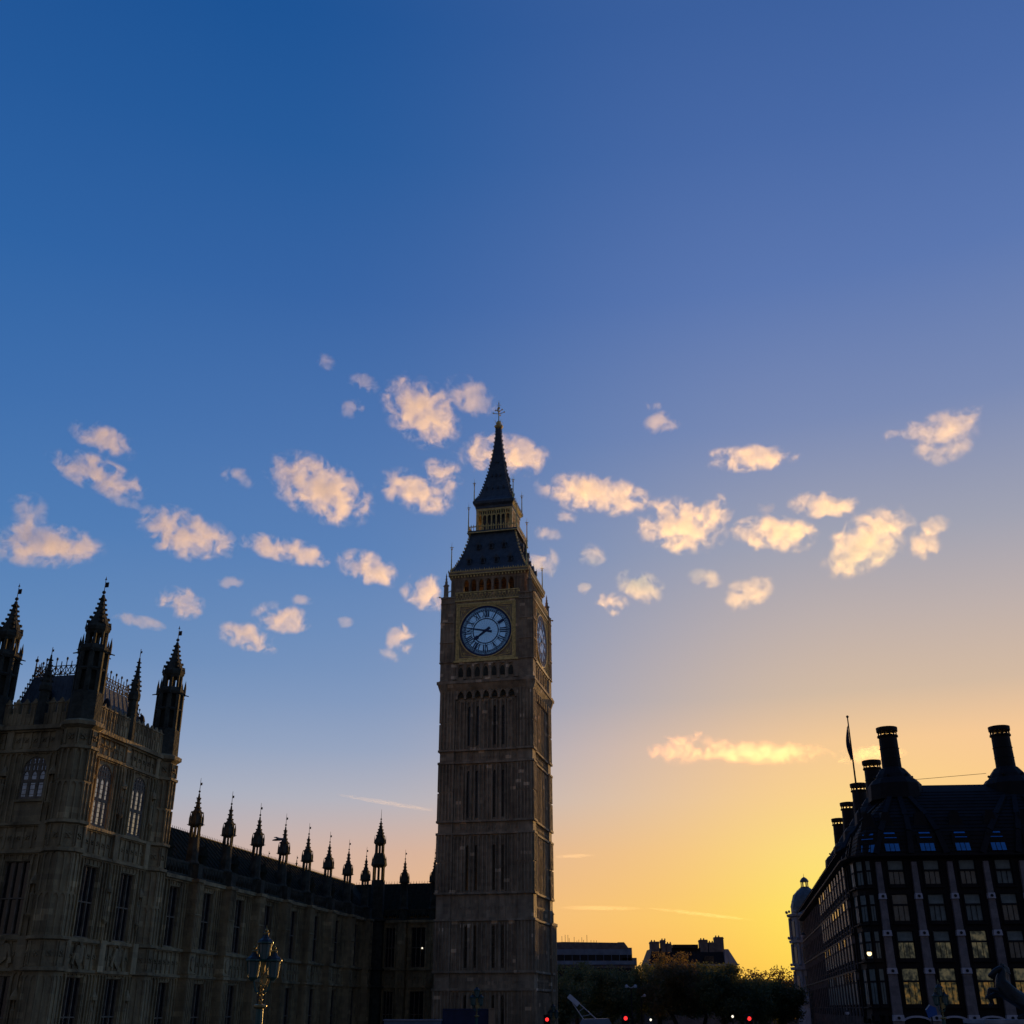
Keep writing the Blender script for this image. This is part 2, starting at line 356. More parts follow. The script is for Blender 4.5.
# ------------------------------------------------------------------ palace: corner tower and long wing (local x = towards the road, y = away)
PZ = -R(11.5); PO = (-31.8, 104.7, 0)
FRONT = I4                                   # facade frame: x along, y inwards, z up
SIDE = RZ(R(90))                             # facade frame whose x runs along local +y and whose outside is local +x
def battlement(mb, x0, x1, z0, zp, zt, step=1.5, y0=0.0, th=0.3):
    mb.box(x0, x1, y0, y0+th, z0, zp)
    step = .82; n = max(1, round((x1-x0)/step)); s = (x1-x0)/n
    for i in range(n):
        a = x0+i*s; mb.box(a+s*.1, a+s*.78, y0, y0+th, zp, zt); mb.ext([(a+s*.1, zt+.1), (a+s*.44, zt+.5), (a+s*.78, zt+.1)], y0+.05, y0+th-.05); mb.box(a+s*.1, a+s*.8, y0-.08, y0+th+.08, zt, zt+.12)
        mb.box(a+s*.2, a+s*.32, y0-.07, y0, z0+.15, zt-.1); mb.box(a+s*.6, a+s*.72, y0-.07, y0, z0+.15, zt-.1)
def string(mb, x0, x1, z, h=0.22, proj=0.28):
    mb.box(x0, x1, -proj, 0.06, z-h/2, z+h/2); mb.box(x0, x1, -proj*.5, 0.06, z-h, z-h/2)
def panels(mb, x0, x1, z0, z1, step=0.9):
    n = max(1, round((x1-x0)/step)); s = (x1-x0)/n
    for i in range(n):
        a = x0+i*s; mb.box(a, a+.09, -.1, .01, z0, z1); mb.box(a+s-.09, a+s-.001, -.1, .01, z0, z1)
        c = a+s/2; zc = (z0+z1)/2; r = min(s, z1-z0)*.32
        for q in range(4):
            t = q*math.pi/2+math.pi/4
            x, z = c+r*.6*math.cos(t), zc+r*.6*math.sin(t)
            mb.ext([(x-r*.3, z), (x, z-r*.3), (x+r*.3, z), (x, z+r*.3)], -.09, .01)
        mb.ext([(c-r*.25, zc), (c, zc-r*.25), (c+r*.25, zc), (c, zc+r*.25)], -.16, .01)
def statue_niche(mb, x, z, h=1.9):
    mb.box(x-.38, x-.28, -.22, .02, z, z+h+.5); mb.box(x+.28, x+.38, -.22, .02, z, z+h+.5)
    mb.rings(x, -.15, [(z-.5, .05), (z-.1, .3), (z, .3)], 6); mb.rings(x, -.12, [(z, .2), (z+h*.45, .16), (z+h*.75, .2), (z+h*.82, .08), (z+h, .1), (z+h*1.04, .03)], 6)
    mb.rings(x, -.15, [(z+h+.25, .34), (z+h+.5, .34), (z+h+1.1, .03)], 6)
def bay_row(mb, parent, FR, x0, x1, z0, z1, wins, wz0, wz1, lights, trans, arch=0, rstep=0.55, pane='glass', bars=0.5, depth=0.3):
    edges = [x0]
    for (a, b) in wins: edges += [a, b]
    edges.append(x1)
    for k, (a, b) in enumerate(wins):
        l = x0 if k == 0 else (wins[k-1][1]+a)/2; r = x1 if k == len(wins)-1 else (b+wins[k+1][0])/2
        cell(mb, l, r, z0, z1, a, b, wz0, wz1, 0.5, arch)
        window(parent, FR @ (T((a, 0, wz0)) if pane == 'glass' else T((a, .06, wz0)) @ Matrix.Scale(.3, 4, (0, 1, 0))), b-a, wz1-wz0, lights, trans, arch, pane, 'trim', depth, bars, .11 if pane == 'glass' else .27)
        mb.box(a-.14, a-.02, -.12, 0, wz0-.1, wz1+.1); mb.box(b+.02, b+.14, -.12, 0, wz0-.1, wz1+.1)
        mb.box(a-.2, b+.2, -.16, 0, wz0-.22, wz0-.08)
        if l+.3 < a-.2: ribs(mb, l+.1, a-.2, z0+.1, z1-.1, rstep)
        if b+.2 < r-.3: ribs(mb, b+.2, r-.1, z0+.1, z1-.1, rstep)
        for q in range(4):  # carved panelling over the window head
            xx = a+(b-a)*(q+.5)/4; mb.box(xx-.05, xx+.05, -.08, 0, wz1+.12, z1-.1)
    if not wins:
        mb.box(x0, x1, 0, .5, z0, z1); ribs(mb, x0+.1, x1-.1, z0+.1, z1-.1, rstep)
# --- the corner tower
pt = thing('palace_tower', 'tall square Gothic corner tower with spiked octagonal turrets at the left edge', 'tower', PO, PZ)
core = MB(); core.box(-30.0, -0.5, -15.4, -0.5, GZ, 29.0); core.obj('core_wall', M['palace'], pt)
wall = MB()
rowsT = [(GZ, 9.55, 3.6, 9.2), (11.95, 18.15, 12.1, 17.5)]
def tower_face(FR, L, wins, nich, sidewin, sz=20.6):
    wall.M = FR
    for (z0, z1, w0, w1) in rowsT: bay_row(wall, pt, FR, 0, L, z0, z1, wins, w0, w1, 3, (0.49,), 0, rstep=.5, bars=0)
    wall.box(0, L, 0, .5, 9.55, 11.95); panels(wall, 0.2, L-.2, 9.8, 11.7, 0.85)
    for (a, b) in wins:     # coats of arms under the windows
        c = (a+b)/2; wall.ext([(c-.55, 11.5), (c-.5, 10.4), (c, 9.95), (c+.5, 10.4), (c+.55, 11.5)], -.2, 0); wall.ext([(c-.3, 11.75), (c, 11.3), (c+.3, 11.75)], -.24, 0)
        wall.tube((c-.9, -.15, 10.1), (c-.55, -.18, 11.4), .12); wall.tube((c+.9, -.15, 10.1), (c+.55, -.18, 11.4), .12)
    wall.box(0, L, 0, .5, 18.15, 20.3); panels(wall, 0.2, L-.2, 18.5, 20.1, 0.8)
    bay_row(wall, pt, FR, 0, L, 20.3, 26.1, sidewin, sz, 25.7, 3, (0.42,), 1.1, rstep=.5, pane='glassup', bars=.38, depth=.14)
    wall.box(0, L, 0, .5, 26.1, 28.0); panels(wall, 0.2, L-.2, 26.4, 27.7, 0.8)
    for z in (9.65, 11.85, 18.2, 20.35, 26.15): string(wall, 0, L, z)
    string(wall, 0, L, 28.05, .34, .45)
    battlement(wall, 0, L, 28.2, 29.3, 30.1, 1.45)
    for x in nich:
        for z in (5.4, 13.6, 22.0): statue_niche(wall, x, z)
        wall.box(x-.42, x+.42, -.42, 0, 9.6, 12.0); wall.box(x-.36, x+.36, -.32, 0, 18.2, 20.3); wall.box(x-.3, x+.3, -.25, 0, 26.1, 28)
tower_face(T((0, -16, 0)) @ SIDE, 14.6, [(2.9, 5.3), (8.7, 11.1)], [7.0, 1.9, 12.2], [(2.9, 5.3), (8.7, 11.1)])
tower_face(T((-30.4, -16, 0)), 30.0, [(3, 5.4), (7.5, 9.9), (12, 14.4), (18.2, 20.9), (25.5, 27.7)], [28.4, 24.0, 17, 11], [(3, 5.4), (7.5, 9.9), (12, 14.4), (18.2, 20.9), (25.5, 27.7)], 22.3)
wall.M = I4
wall.obj('wall', M['palace'], pt)
# octagonal corner turrets
def turret_mesh(base):
    m = MB(); r = 1.36
    m.rings(0, 0, [(GZ, r+.1), (28.0, r)], 8)
    for z in (9.65, 11.85, 18.2, 20.35, 26.15): m.rings(0, 0, [(z-.2, r+.02), (z-.1, r+.3), (z+.12, r+.3), (z+.16, r+.02)], 8)
    m.rings(0, 0, [(27.7, r+.02), (27.95, r+.4), (28.25, r+.4), (28.5, r-.1)], 8)
    for k in range(8):
        a = k*math.pi/4; m.M = RZ(a)@T((0, -(r+.06)*math.cos(math.pi/8), 0)); w = r*math.tan(math.pi/8)-.05
        for (z0, z1) in ((GZ, 9.2), (12, 15.0), (15.2, 18), (20.5, 23.4), (23.6, 26)):
            ribs(m, -w, w, z0, z1, w*.95, .1, .09)
        for (z0, z1) in ((9.9, 11.6), (18.5, 20.1), (26.4, 27.6)): panels(m, -w, w, z0, z1, 1.4)
    m.M = I4
    return m
def turret_top():
    m = MB()
    m.rings(0, 0, [(28.3, 1.36), (30.6, 1.30), (30.7, 1.3), (30.9, 1.22)], 8)
    m.rings(0, 0, [(30.8, .78), (34.3, .78)], 8); m.rings(0, 0, [(34.8, .3), (36.2, .3)], 6)
    for k in range(8):      # tall open slits between eight shafts
        a = (k+.5)*math.pi/4; x, y = 1.08*math.cos(a), 1.08*math.sin(a); m.tube((x, y, 30.8), (x*.97, y*.97, 34.5), .24, .24, 5)
        x, y = 1.25*math.cos(a), 1.25*math.sin(a); m.tube((x, y, 34.2), (x, y, 35.0), .12, .12, 5); m.tube((x, y, 35.0), (x, y, 35.7), .12, .01, 5)
        m.tube((x, y, 34.3), (x*1.35, y*1.35, 34.2), .07, .05, 4)
        x, y = .8*math.cos(a), .8*math.sin(a); m.tube((x, y, 34.8), (x, y, 36.4), .13, .13, 5)
    m.rings(0, 0, [(34.2, 1.25), (34.45, 1.36), (34.75, 1.3), (34.9, 1.0)], 8)
    m.rings(0, 0, [(32.6, 1.2), (32.75, 1.3), (32.9, 1.2)], 8)
    m.rings(0, 0, [(35.9, .8), (36.2, 1.02), (36.5, 1.06), (36.7, .95)], 8)
    for k in range(8):
        a = (k+.5)*math.pi/4; x, y = 1.0*math.cos(a), 1.0*math.sin(a); m.tube((x, y, 36.4), (x, y, 37.0), .1, .01, 4)
    spire_obj(m, 0, 0, [(36.5, .95), (37.3, .68), (37.8, .42), (38.6, .26), (39.5, .12)], True, 8, .2)
    m.rings(0, 0, [(39.0, .2), (39.15, .26), (39.3, .16)], 8); m.ball((0, 0, 39.75), .16)
    return m
vane_me = MB().tube((0, 0, 39.5), (0, 0, 41.2), .035, .02).ext([(.04, 40.2), (.34, 40.2), (.34, 40.65), (.04, 40.65)], -.02, .02).ext([(-.1, 40.9), (.1, 40.9), (0, 41.1)], -.02, .02).mesh('vane', M['black'])
tm = turret_mesh(0).mesh('turret', M['palace']); tt = turret_top().mesh('lantern_spire', M['wornshade'])
for (x, y) in ((-.35, -15.7), (-.45, -1.95), (-8.75, -15.7), (-17.2, -15.7), (-8.75, -1.95)):
    tr = link(tm, 'turret', pt, T((x, y, 0))); link(vane_me, 'vane', tr); link(tt, 'lantern_spire', tr)
def small_pinnacle(z0, z1, r):
    m = MB(); h = z1-z0; m.rings(0, 0, [(z0, r), (z0+h*.45, r*.9)], 8)
    m.rings(0, 0, [(z0+h*.44, r*1.15), (z0+h*.5, r*1.2), (z0+h*.54, r*.9)], 8)
    spire_obj(m, 0, 0, [(z0+h*.5, r*.95), (z0+h*.62, r*.8), (z0+h*.72, r*.42), (z0+h*.9, r*.15)], True, 8, .13)
    m.tube((0, 0, z0+h*.88), (0, 0, z1), .03); m.box(.02, .16, -.01, .01, z1-.4, z1-.2); return m
spm = small_pinnacle(28.2, 36.7, .45).mesh('pinnacle', M['wornshade']); spf = small_pinnacle(28.2, 35.0, .45).mesh('pinnacle', M['wornshade'])
for (m_, x, y) in ((spm, -.1, -8.9), (spf, -4.2, -15.9), (spf, -13.0, -15.9)): link(m_, 'pinnacle', pt, T((x, y, 0)))
rf = MB(); rf.add([(-8.6, -14.3, 28.6), (-1.9, -14.3, 28.6), (-1.9, -1.6, 28.6), (-8.6, -1.6, 28.6), (-7.4, -13.2, 33.3), (-3.0, -13.2, 33.3), (-3.0, -3.8, 33.3), (-7.4, -3.8, 33.3)],
              [(0, 3, 2, 1), (4, 5, 6, 7), (0, 1, 5, 4), (1, 2, 6, 5), (2, 3, 7, 6), (3, 0, 4, 7)])
rf.add([(-16.6, -14.3, 28.5), (-8.3, -14.3, 28.5), (-8.3, -2, 28.5), (-16.6, -2, 28.5), (-15.0, -12.6, 29.7), (-9.4, -12.6, 29.7), (-9.4, -3.5, 29.7), (-15, -3.5, 29.7)],
              [(0, 3, 2, 1), (4, 5, 6, 7), (0, 1, 5, 4), (1, 2, 6, 5), (2, 3, 7, 6), (3, 0, 4, 7)])
for i in range(12):         # rolls on the iron roof
    x = -7.2+i*.36; rf.tube((x*1.45+2.3, -14.3, 28.7), (x*1.04+.1, -13.2, 33.25), .05, .04, 4)
    y = -12.6+i*.72; rf.tube((-1.9, y*1.3+2.2, 28.7), (-3.0, y, 33.25), .05, .04, 4)
roof_o = rf.obj('roof', M['iron'], pt)
def cresting(mb, p, q, h=1.6, step=.45):
    p, q = Vector(p), Vector(q); L = (q-p).length; n = max(2, int(L/step)); d = (q-p)/n
    mb.tube(p+Vector((0, 0, .12)), q+Vector((0, 0, .12)), .05, n=4); mb.tube(p+Vector((0, 0, h*.55)), q+Vector((0, 0, h*.55)), .045, n=4)
    for i in range(n+1):
        a = p+d*i; mb.tube(a, a+Vector((0, 0, h*(1 if i % 2 == 0 else .8))), .04, n=4)
        if i % 2 == 0: mb.ball((a.x, a.y, a.z+h*.95), .1, 1.5, 5)
        if i < n:
            b = p+d*(i+1); mb.tube(a+Vector((0, 0, .1)), b+Vector((0, 0, h*.55)), .035, n=4); mb.tube(b+Vector((0, 0, .1)), a+Vector((0, 0, h*.55)), .035, n=4)
cr = MB(); zt = 33.3
cs_ = [(-7.4, -13.2, zt), (-3.0, -13.2, zt), (-3.0, -3.8, zt), (-7.4, -3.8, zt)]
for a, b in zip(cs_, cs_[1:]+cs_[:1]): cresting(cr, a, b)
for c in cs_: cr.tube(c, (c[0], c[1], zt+1.9), .09, .03); cr.ball((c[0], c[1], zt+1.5), .16)
for a, b in (((-15, -12.6, 29.7), (-8.8, -12.6, 29.7)), ((-15, -3.5, 29.7), (-15, -12.6, 29.7))): cresting(cr, a, b)
for (a, b) in (((-1.9, -1.6, 28.6), (-3.0, -3.8, 33.3)), ((-8.6, -14.3, 28.6), (-7.4, -13.2, 33.3))):
    a, b = Vector(a), Vector(b)
    for i in range(12):
        p = a.lerp(b, i/12); cr.tube(p, p+Vector((0, 0, .5)), .05, .03, 4); cr.ball((p.x, p.y, p.z+.5), .09, 1.2, 5)
cr.obj('cresting', M['black'], roof_o)
for (x, y) in ((-2.3, -9.6), (-2.3, -3.4), (-5.2, -14.0)): vt = MB(); vt.tube((x, y, 29), (x, y, 31.2), .16, .14, 8); vt.rings(x, y, [(31.2, .3), (31.5, .34), (31.9, .22), (32.1, .05)], 8); vt.obj('roof_vent', M['black'], pt)

# --- the long wing and its return towards the clock tower
pw = thing('palace_wing', 'long dark Gothic wing with a row of spiky pinnacles between corner tower and clock tower', 'building', PO, PZ)
LW = 62.0
w = MB(); w.box(-12, -0.5, -1.0, LW+12, GZ, 18.6); w.box(-12, 18.2, LW+.5, LW+12, GZ, 18.6); w.obj('core_wall', M['palace'], pw)
w = MB(SIDE)
def wing_run(FR, L, centres, bxs, wl):
    w.M = FR
    cur = 0.0; spans = []
    for c, ww in centres: spans.append((c-ww/2, c+ww/2))
    for (z0, z1, w0, w1) in ((GZ, 9.55, 3.4, 9.1), (11.95, 18.0, 12.1, 17.3)):
        bay_row(w, pw, FR, 0, L, z0, z1, spans, w0, w1, wl, (0.49,), 0, rstep=.52, bars=0)
    w.box(0, L, 0, .5, 9.55, 11.95); panels(w, .1, L-.1, 9.85, 11.7, .82)
    for z in (9.65, 11.85): string(w, 0, L, z)
    string(w, 0, L, 18.1, .34, .42)
    # openwork parapet standing on the cornice
    wp_ = MB(FR)
    wp_.box(0, L, .02, .3, 18.2, 18.55)
    n = int(L/.62)
    for i in range(n):
        x = i*L/n; wp_.box(x, x+.1, .04, .26, 18.55, 19.55); wp_.ext([(x+.1, 19.5), (x+.36, 18.9), (x+L/n, 19.5)], .06, .24)
    wp_.box(0, L, 0, .32, 19.5, 19.72)
    for x in bxs:
        w.box(x-.62, x+.62, -.95, 0, GZ, 18.0); wp_.box(x-.5, x+.5, -.8, 0, 18.2, 19.6)
        for z in (9.65, 11.85, 18.05): w.box(x-.74, x+.74, -1.12, 0, z-.14, z+.14)
        for dx in (-.5, -.17, .17, .5): w.box(x+dx-.05, x+dx+.05, -1.03, -.94, GZ, 9.4); w.box(x+dx-.05, x+dx+.05, -1.03, -.94, 12.0, 14.9); w.box(x+dx-.05, x+dx+.05, -1.03, -.94, 15.1, 17.8)
        for z in (9.9, 15.0): w.box(x-.68, x+.68, -1.05, 0, z-.05, z+.06)
        w.ext([(x-.3, 10.4), (x, 10.1), (x+.3, 10.4), (x+.3, 11.1), (x, 11.4), (x-.3, 11.1)], -1.06, -.9)
    wp_.obj('parapet', M['wornshade'], pw)
BX = [5.75+7.42*k for k in range(8)]
CX = [(2.5, 2.0)]+[(5.75+3.7+7.42*k, 2.1) for k in range(7)]+[(60.0, 1.0)]
wing_run(SIDE, LW, CX, BX, 2)
wing_run(T((0, LW, 0)), 18.0, [(2.4, 1.4), (6.5, 2.0), (11.0, 2.0), (15.0, 2.0)], [4.3, 8.7, 13.0], 3)
w.M = I4; w.obj('wall', M['palace'], pw)
def wing_pin():
    m = MB(); m.rings(0, 0, [(18.2, .62), (22.1, .52)], 8)
    m.rings(0, 0, [(19.5, .66), (19.7, .74), (19.9, .62)], 8)
    for k in range(8):
        a = (k+.5)*math.pi/4; x, y = .43*math.cos(a), .43*math.sin(a)
        m.tube((x, y, 22.0), (x, y, 23.3), .1, .1, 5)
        x, y = .62*math.cos(a), .62*math.sin(a); m.tube((x, y, 23.2), (x, y, 23.9), .1, .1, 5); m.tube((x, y, 23.9), (x, y, 24.5), .1, .01, 5)
        m.tube((x, y, 23.35), (x*1.35, y*1.35, 23.3), .05, .04, 4)
    m.rings(0, 0, [(23.1, .5), (23.35, .68), (23.6, .66), (24.0, .55)], 8)
    spire_obj(m, 0, 0, [(24.0, .52), (24.6, .42), (24.9, .24), (25.6, .15), (26.3, .07)], True, 8, .15)
    m.rings(0, 0, [(25.6, .14), (25.7, .22), (25.8, .12)], 8)
    m.tube((0, 0, 26.2), (0, 0, 27.8), .035, .02); m.ball((0, 0, 26.5), .11); m.box(.02, .2, -.015, .015, 27.1, 27.35); return m
wp = wing_pin().mesh('pinnacle', M['wornshade'])
for v in BX: link(wp, 'pinnacle', pw, T((-.2, v-.1, 0)))
for u in (4.3, 8.7, 13.0): link(wp, 'pinnacle', pw, T((u, LW-.4, 0)))
bt = MB(); bt.rings(0, 0, [(GZ, 1.15), (18.0, 1.1), (18.1, 1.35), (18.4, 1.35), (18.5, 1.0), (23.6, .95)], 8)
for z in (9.65, 11.85): bt.rings(0, 0, [(z-.2, 1.15), (z-.1, 1.4), (z+.12, 1.4), (z+.16, 1.15)], 8)
for (z0, z1, r) in ((23.5, 25.6, .74), (27.2, 28.6, .55)):
    for k in range(8):
        a = (k+.5)*math.pi/4; bt.tube((r*math.cos(a), r*math.sin(a), z0), (r*math.cos(a), r*math.sin(a), z1), .13, .13, 5)
bt.rings(0, 0, [(25.4, .9), (25.7, 1.15), (26.2, 1.05), (27.3, .72)], 8); bt.rings(0, 0, [(28.4, .6), (28.7, .85), (29.0, .82), (29.4, .66)], 8)
for k in range(8):
    a = (k+.5)*math.pi/4; x, y = 1.0*math.cos(a), 1.0*math.sin(a); bt.tube((x, y, 25.6), (x, y, 26.9), .12, .01, 5); x, y = .8*math.cos(a), .8*math.sin(a); bt.tube((x, y, 28.7), (x, y, 29.8), .1, .01, 5)
spire_obj(bt, 0, 0, [(29.3, .62), (30.2, .42), (31.0, .2), (31.9, .08)], True, 8, .18)
bt.tube((0, 0, 31.8), (0, 0, 33.5), .045, .02); bt.ball((0, 0, 32.1), .13)
bto = link(bt.mesh('stair_turret', M['wornshade']), 'stair_turret', pw, T((.55, LW-.9, 0)))
r_ = MB()
r_.add([(-.3, -1, 18.9), (-5.0, -1, 23.7), (-10, -1, 18.9), (-.3, LW+.6, 18.9), (-5.0, LW+5.2, 23.7), (-10, LW+8, 18.9)], [(0, 1, 4, 3), (1, 2, 5, 4), (0, 3, 5, 2), (0, 2, 1), (3, 4, 5)])
r_.add([(-5, LW+.5, 18.9), (-5, LW+5.2, 23.7), (-5, LW+10, 18.9), (18, LW+.5, 18.9), (18, LW+5.2, 23.7), (18, LW+10, 18.9)], [(0, 1, 4, 3), (1, 2, 5, 4), (0, 3, 5, 2), (0, 2, 1), (3, 4, 5)])
for i in range(60):
    y = -.5+i*1.05; r_.tube((-.32, y, 18.95), (-5.0, y, 23.74), .05, n=4)
for i in range(18):
    x = .5+i*1.0; r_.tube((x, LW+.52, 18.95), (x, LW+5.2, 23.74), .05, n=4)
wr = r_.obj('roof', M['slate'], pw)
c_ = MB()
for i in range(int(66/.42)):
    y = -.9+i*.42; c_.tube((-5, y, 23.65), (-5, y, 24.05), .04, .02, 4)
for i in range(int(22/.42)):
    x = -4.8+i*.42; c_.tube((x, LW+5.2, 23.65), (x, LW+5.2, 24.05), .04, .02, 4)
c_.box(-5.05, -4.95, -1, LW+5, 23.7, 23.8); c_.obj('cresting', M['black'], wr)
dm = MB(); dm.box(-.55, .55, -.9, .8, 0, 1.1); dm.ext([(-.7, 1.1), (0, 2.0), (.7, 1.1)], -1.0, .9); dm.box(-.35, .35, -.95, -.85, .1, .95); dm.tube((0, -.9, 1.9), (0, -.9, 2.6), .05, .02, 4)
dme = dm.mesh('dormer', M['slate'])
for k in range(8): link(dme, 'dormer', pw, T((-1.7, 2.2+7.42*k+(0 if k == 0 else -.2), 19.7)) @ SIDE)
for (y, z) in ((45.1, 25.9), (54.9, 26.5), (58.5, 26.2)):     # far pinnacle tips peeping over the ridge
    link(small_pinnacle(20.5, z, .32).mesh('pinnacle', M['wornshade']), 'pinnacle', pw, T((-9.5, y, 0)))
lw = MB(); lw.ball((0, 0, 0), .11); o = lw.obj('lit_lamp', M['lampw'], pw, T((7.05, LW+.18, 14.6)))
# ------------------------------------------------------------------ the great clock tower
BB = thing('clock_tower', 'tall stone clock tower with gilded dial, belfry and pointed iron spire', 'clock tower', (-2.12, 154.5, .056), -R(13.0)); BB.scale = (1, 1, .992)
HW = 6.27
sh = MB(); sh.sq([(GZ, HW-.35), (48.4, HW-.35)]) if False else sh.box(-HW+.35, HW-.35, -HW+.35, HW-.35, GZ, 48.6)
SL = (-2.4, -1.2, 1.2, 2.4)
ROWS = [(GZ, 9.0, 4.6, 8.5), (11.2, 17.2, 11.6, 16.7), (20.6, 28.0, 20.9, 26.6), (29.7, 37.3, 30.1, 36.3), (39.2, 46.2, 39.7, 45.2)]
pan = MB()
for k in range(4):
    FR = RZ(k*math.pi/2) @ T((0, -HW+.12, 0)); sh.M = FR
    for sx in (-1, 1):
        x0, x1 = (4.45, HW+.02) if sx > 0 else (-HW-.02, -4.45)
        sh.box(x0, x1, -.30, .4, GZ, 48.6)
        n = 4
        for i in range(n+1):
            x = x0+(x1-x0)*i/n
            for (z0, z1) in ((GZ, 9), (11.3, 17.1), (20.7, 24.3), (24.5, 27.9), (29.8, 33.4), (33.6, 37.2), (39.3, 42.8), (43, 47.4)):
                sh.box(x-.08, x+.08, -.48, -.28, z0, z1)
        for i in range(n):
            a, b = sorted((x0+(x1-x0)*i/n, x0+(x1-x0)*(i+1)/n))
            for z1 in (9, 17.1, 24.3, 27.9, 33.4, 37.2, 42.8, 47.4): spandrel(sh, a+.06, b-.06, z1-.4, z1, -.38, -.28)
    for ri, (z0, z1, w0, w1) in enumerate(ROWS):
        ed = [-4.45, -1.8, 0, 1.8, 4.45]
        for c, a, b in zip(SL, ed, ed[1:]):
            cell(sh, a, b, z0, z1, c-.21, c+.21, w0, w1, .4)
            spandrel(sh, c-.21, c+.21, w1-.35, w1, 0, .3)
            if k in (0, 1): window(BB, FR @ T((c-.21, 0, w0)), .42, w1-w0, 1, (.5,), 0, 'glass', 'trim', .2, 0, .05, 'slit_window')
        x = -4.2
        while x < 4.3:
            if all(abs(x-c) > .26 for c in SL):
                sh.box(x-.07, x+.07, -.24, .02, z0, z1-.2)
            x += .56
        for c in SL:
            for d in (-.3, .3): sh.box(c+d-.06, c+d+.06, -.28, .02, z0, z1-.3)
        for i in range(10):
            x = -4.2+i*.84; spandrel(sh, x+.05, x+.79, z1-.75, z1-.25, -.12, .01)
    for z in (9.1, 11.15, 17.3, 20.55, 28.05, 29.65, 37.4, 39.1):
        sh.box(-4.45, 4.45, -.3, .3, z-.13, z+.13)
        for sx in (-1, 1): x0, x1 = (4.35, HW+.22) if sx > 0 else (-HW-.22, -4.35); sh.box(x0, x1, -.55, .3, z-.14, z+.14)
    for (z0, z1) in ((9.1, 11.15), (17.3, 20.55), (28.05, 29.65), (37.4, 39.1)):
        sh.box(-4.45, 4.45, 0, .4, z0, z1)
        for i in range(10): x = -4.4+i*.88; sh.box(x, x+.09, -.12, .01, z0+.1, z1-.1); sh.ext([(x+.3, (z0+z1)/2), (x+.47, (z0+z1)/2-.28), (x+.64, (z0+z1)/2), (x+.47, (z0+z1)/2+.28)], -.1, .01)
    # machicolated band under the clock stage
    for i in range(7):
        x = -4.2+i*1.2; spandrel(sh, x+.15, x+1.05, 46.4, 47.3, -.35, .05); sh.box(x-.15, x+.15, -.4, .05, 46.2, 47.4)
        pan.M = FR; pan.ext([(x+.3, 46.55), (x+.9, 46.55)]+[(q, z) for q, z in arch_pts(x+.3, x+.9, 46.6, 47.1)][::-1], -.06, -.04)
    sh.box(4.05, 4.45, -.4, .05, 46.2, 47.4)
sh.M = I4
for (z, a, z2, b) in ((47.35, HW+.1, 48.0, HW+.45), (48.0, HW+.45, 48.35, HW+.62), (48.35, HW+.72, 48.75, HW+.72)):
    sh.sq([(z, a), (z2, b)])
for sx in (-1, 1):
    for sy in (-1, 1): sh.rings(sx*(HW-.2), sy*(HW-.2), [(47.2, .6), (48.2, .95), (48.9, .95), (49, .7)], 8)
sh.obj('shaft', M['tower'], BB)
# clock stage
HC = HW+.22
cs = MB(); cs.box(-HC+.3, HC-.3, -HC+.3, HC-.3, 48.7, 60.9)
gil = MB()
roman = {1: 'I', 2: 'II', 3: 'III', 4: 'IV', 5: 'V', 6: 'VI', 7: 'VII', 8: 'VIII', 9: 'IX', 10: 'X', 11: 'XI', 12: 'XII'}
def numeral(s):
    w = {'I': .25, 'V': .5, 'X': .54}; tot = sum(w[c] for c in s); x = -tot/2; m = MB(); h = .40; y0, y1 = -.05, .0
    for c in s:
        a, b = x, x+w[c]
        if c == 'I': m.box(a+.05, b-.04, y0, y1, -h, h)
        elif c == 'V': m.ext([(a+.02, h), (a+.14, h), ((a+b)/2+.03, -h), ((a+b)/2-.08, -h)], y0, y1); m.ext([(b-.09, h), (b-.02, h), ((a+b)/2+.06, -h), ((a+b)/2-.01, -h)], y0, y1)
        else: m.ext([(a+.02, h), (a+.14, h), (b-.02, -h), (b-.14, -h)], y0, y1); m.ext([(b-.09, h), (b-.02, h), (a+.09, -h), (a+.02, -h)], y0, y1)
        x = b
    m.box(-tot/2+.02, tot/2-.02, y0, y1, h, h+.04); m.box(-tot/2+.02, tot/2-.02, y0, y1, -h-.04, -h)
    return m.mesh('numeral', M['blue'])
def ring(m, r0, r1, y0, y1, n=72):
    vs = []; fs = []
    for i in range(n):
        a = 2*math.pi*i/n; c, s = math.cos(a), math.sin(a)
        vs += [(r0*c, y0, r0*s), (r1*c, y0, r1*s), (r1*c, y1, r1*s), (r0*c, y1, r0*s)]
    for i in range(n):
        p, q = i*4, (i+1) % n*4
        for k in range(4): fs.append((p+k, p+(k+1) % 4, q+(k+1) % 4, q+k))
    m.add(vs, fs)
dial = MB(); dial.ext([(3.5*math.cos(2*math.pi*i/72), 3.5*math.sin(2*math.pi*i/72)) for i in range(72)], 0, .06)
dial_me = dial.mesh('dial', M['opal'])
rg = MB()
for r0, r1 in ((3.32, 3.62), (2.98, 3.06), (2.82, 2.92), (1.68, 1.82), (2.0, 2.03)): ring(rg, r0, r1, -.035, .002)
for i in range(60):     # minute lattice
    a = math.radians(6*i); c, s = math.cos(a), math.sin(a); 
    rg.tube((2.9*c, -.02, 2.9*s), (3.4*c, -.02, 3.4*s), .055, n=4)
    a2 = a+math.radians(3); rg.tube((3.1*math.cos(a2), -.02, 3.1*math.sin(a2)), (3.3*math.cos(a2), -.02, 3.3*math.sin(a2)), .075, n=4)
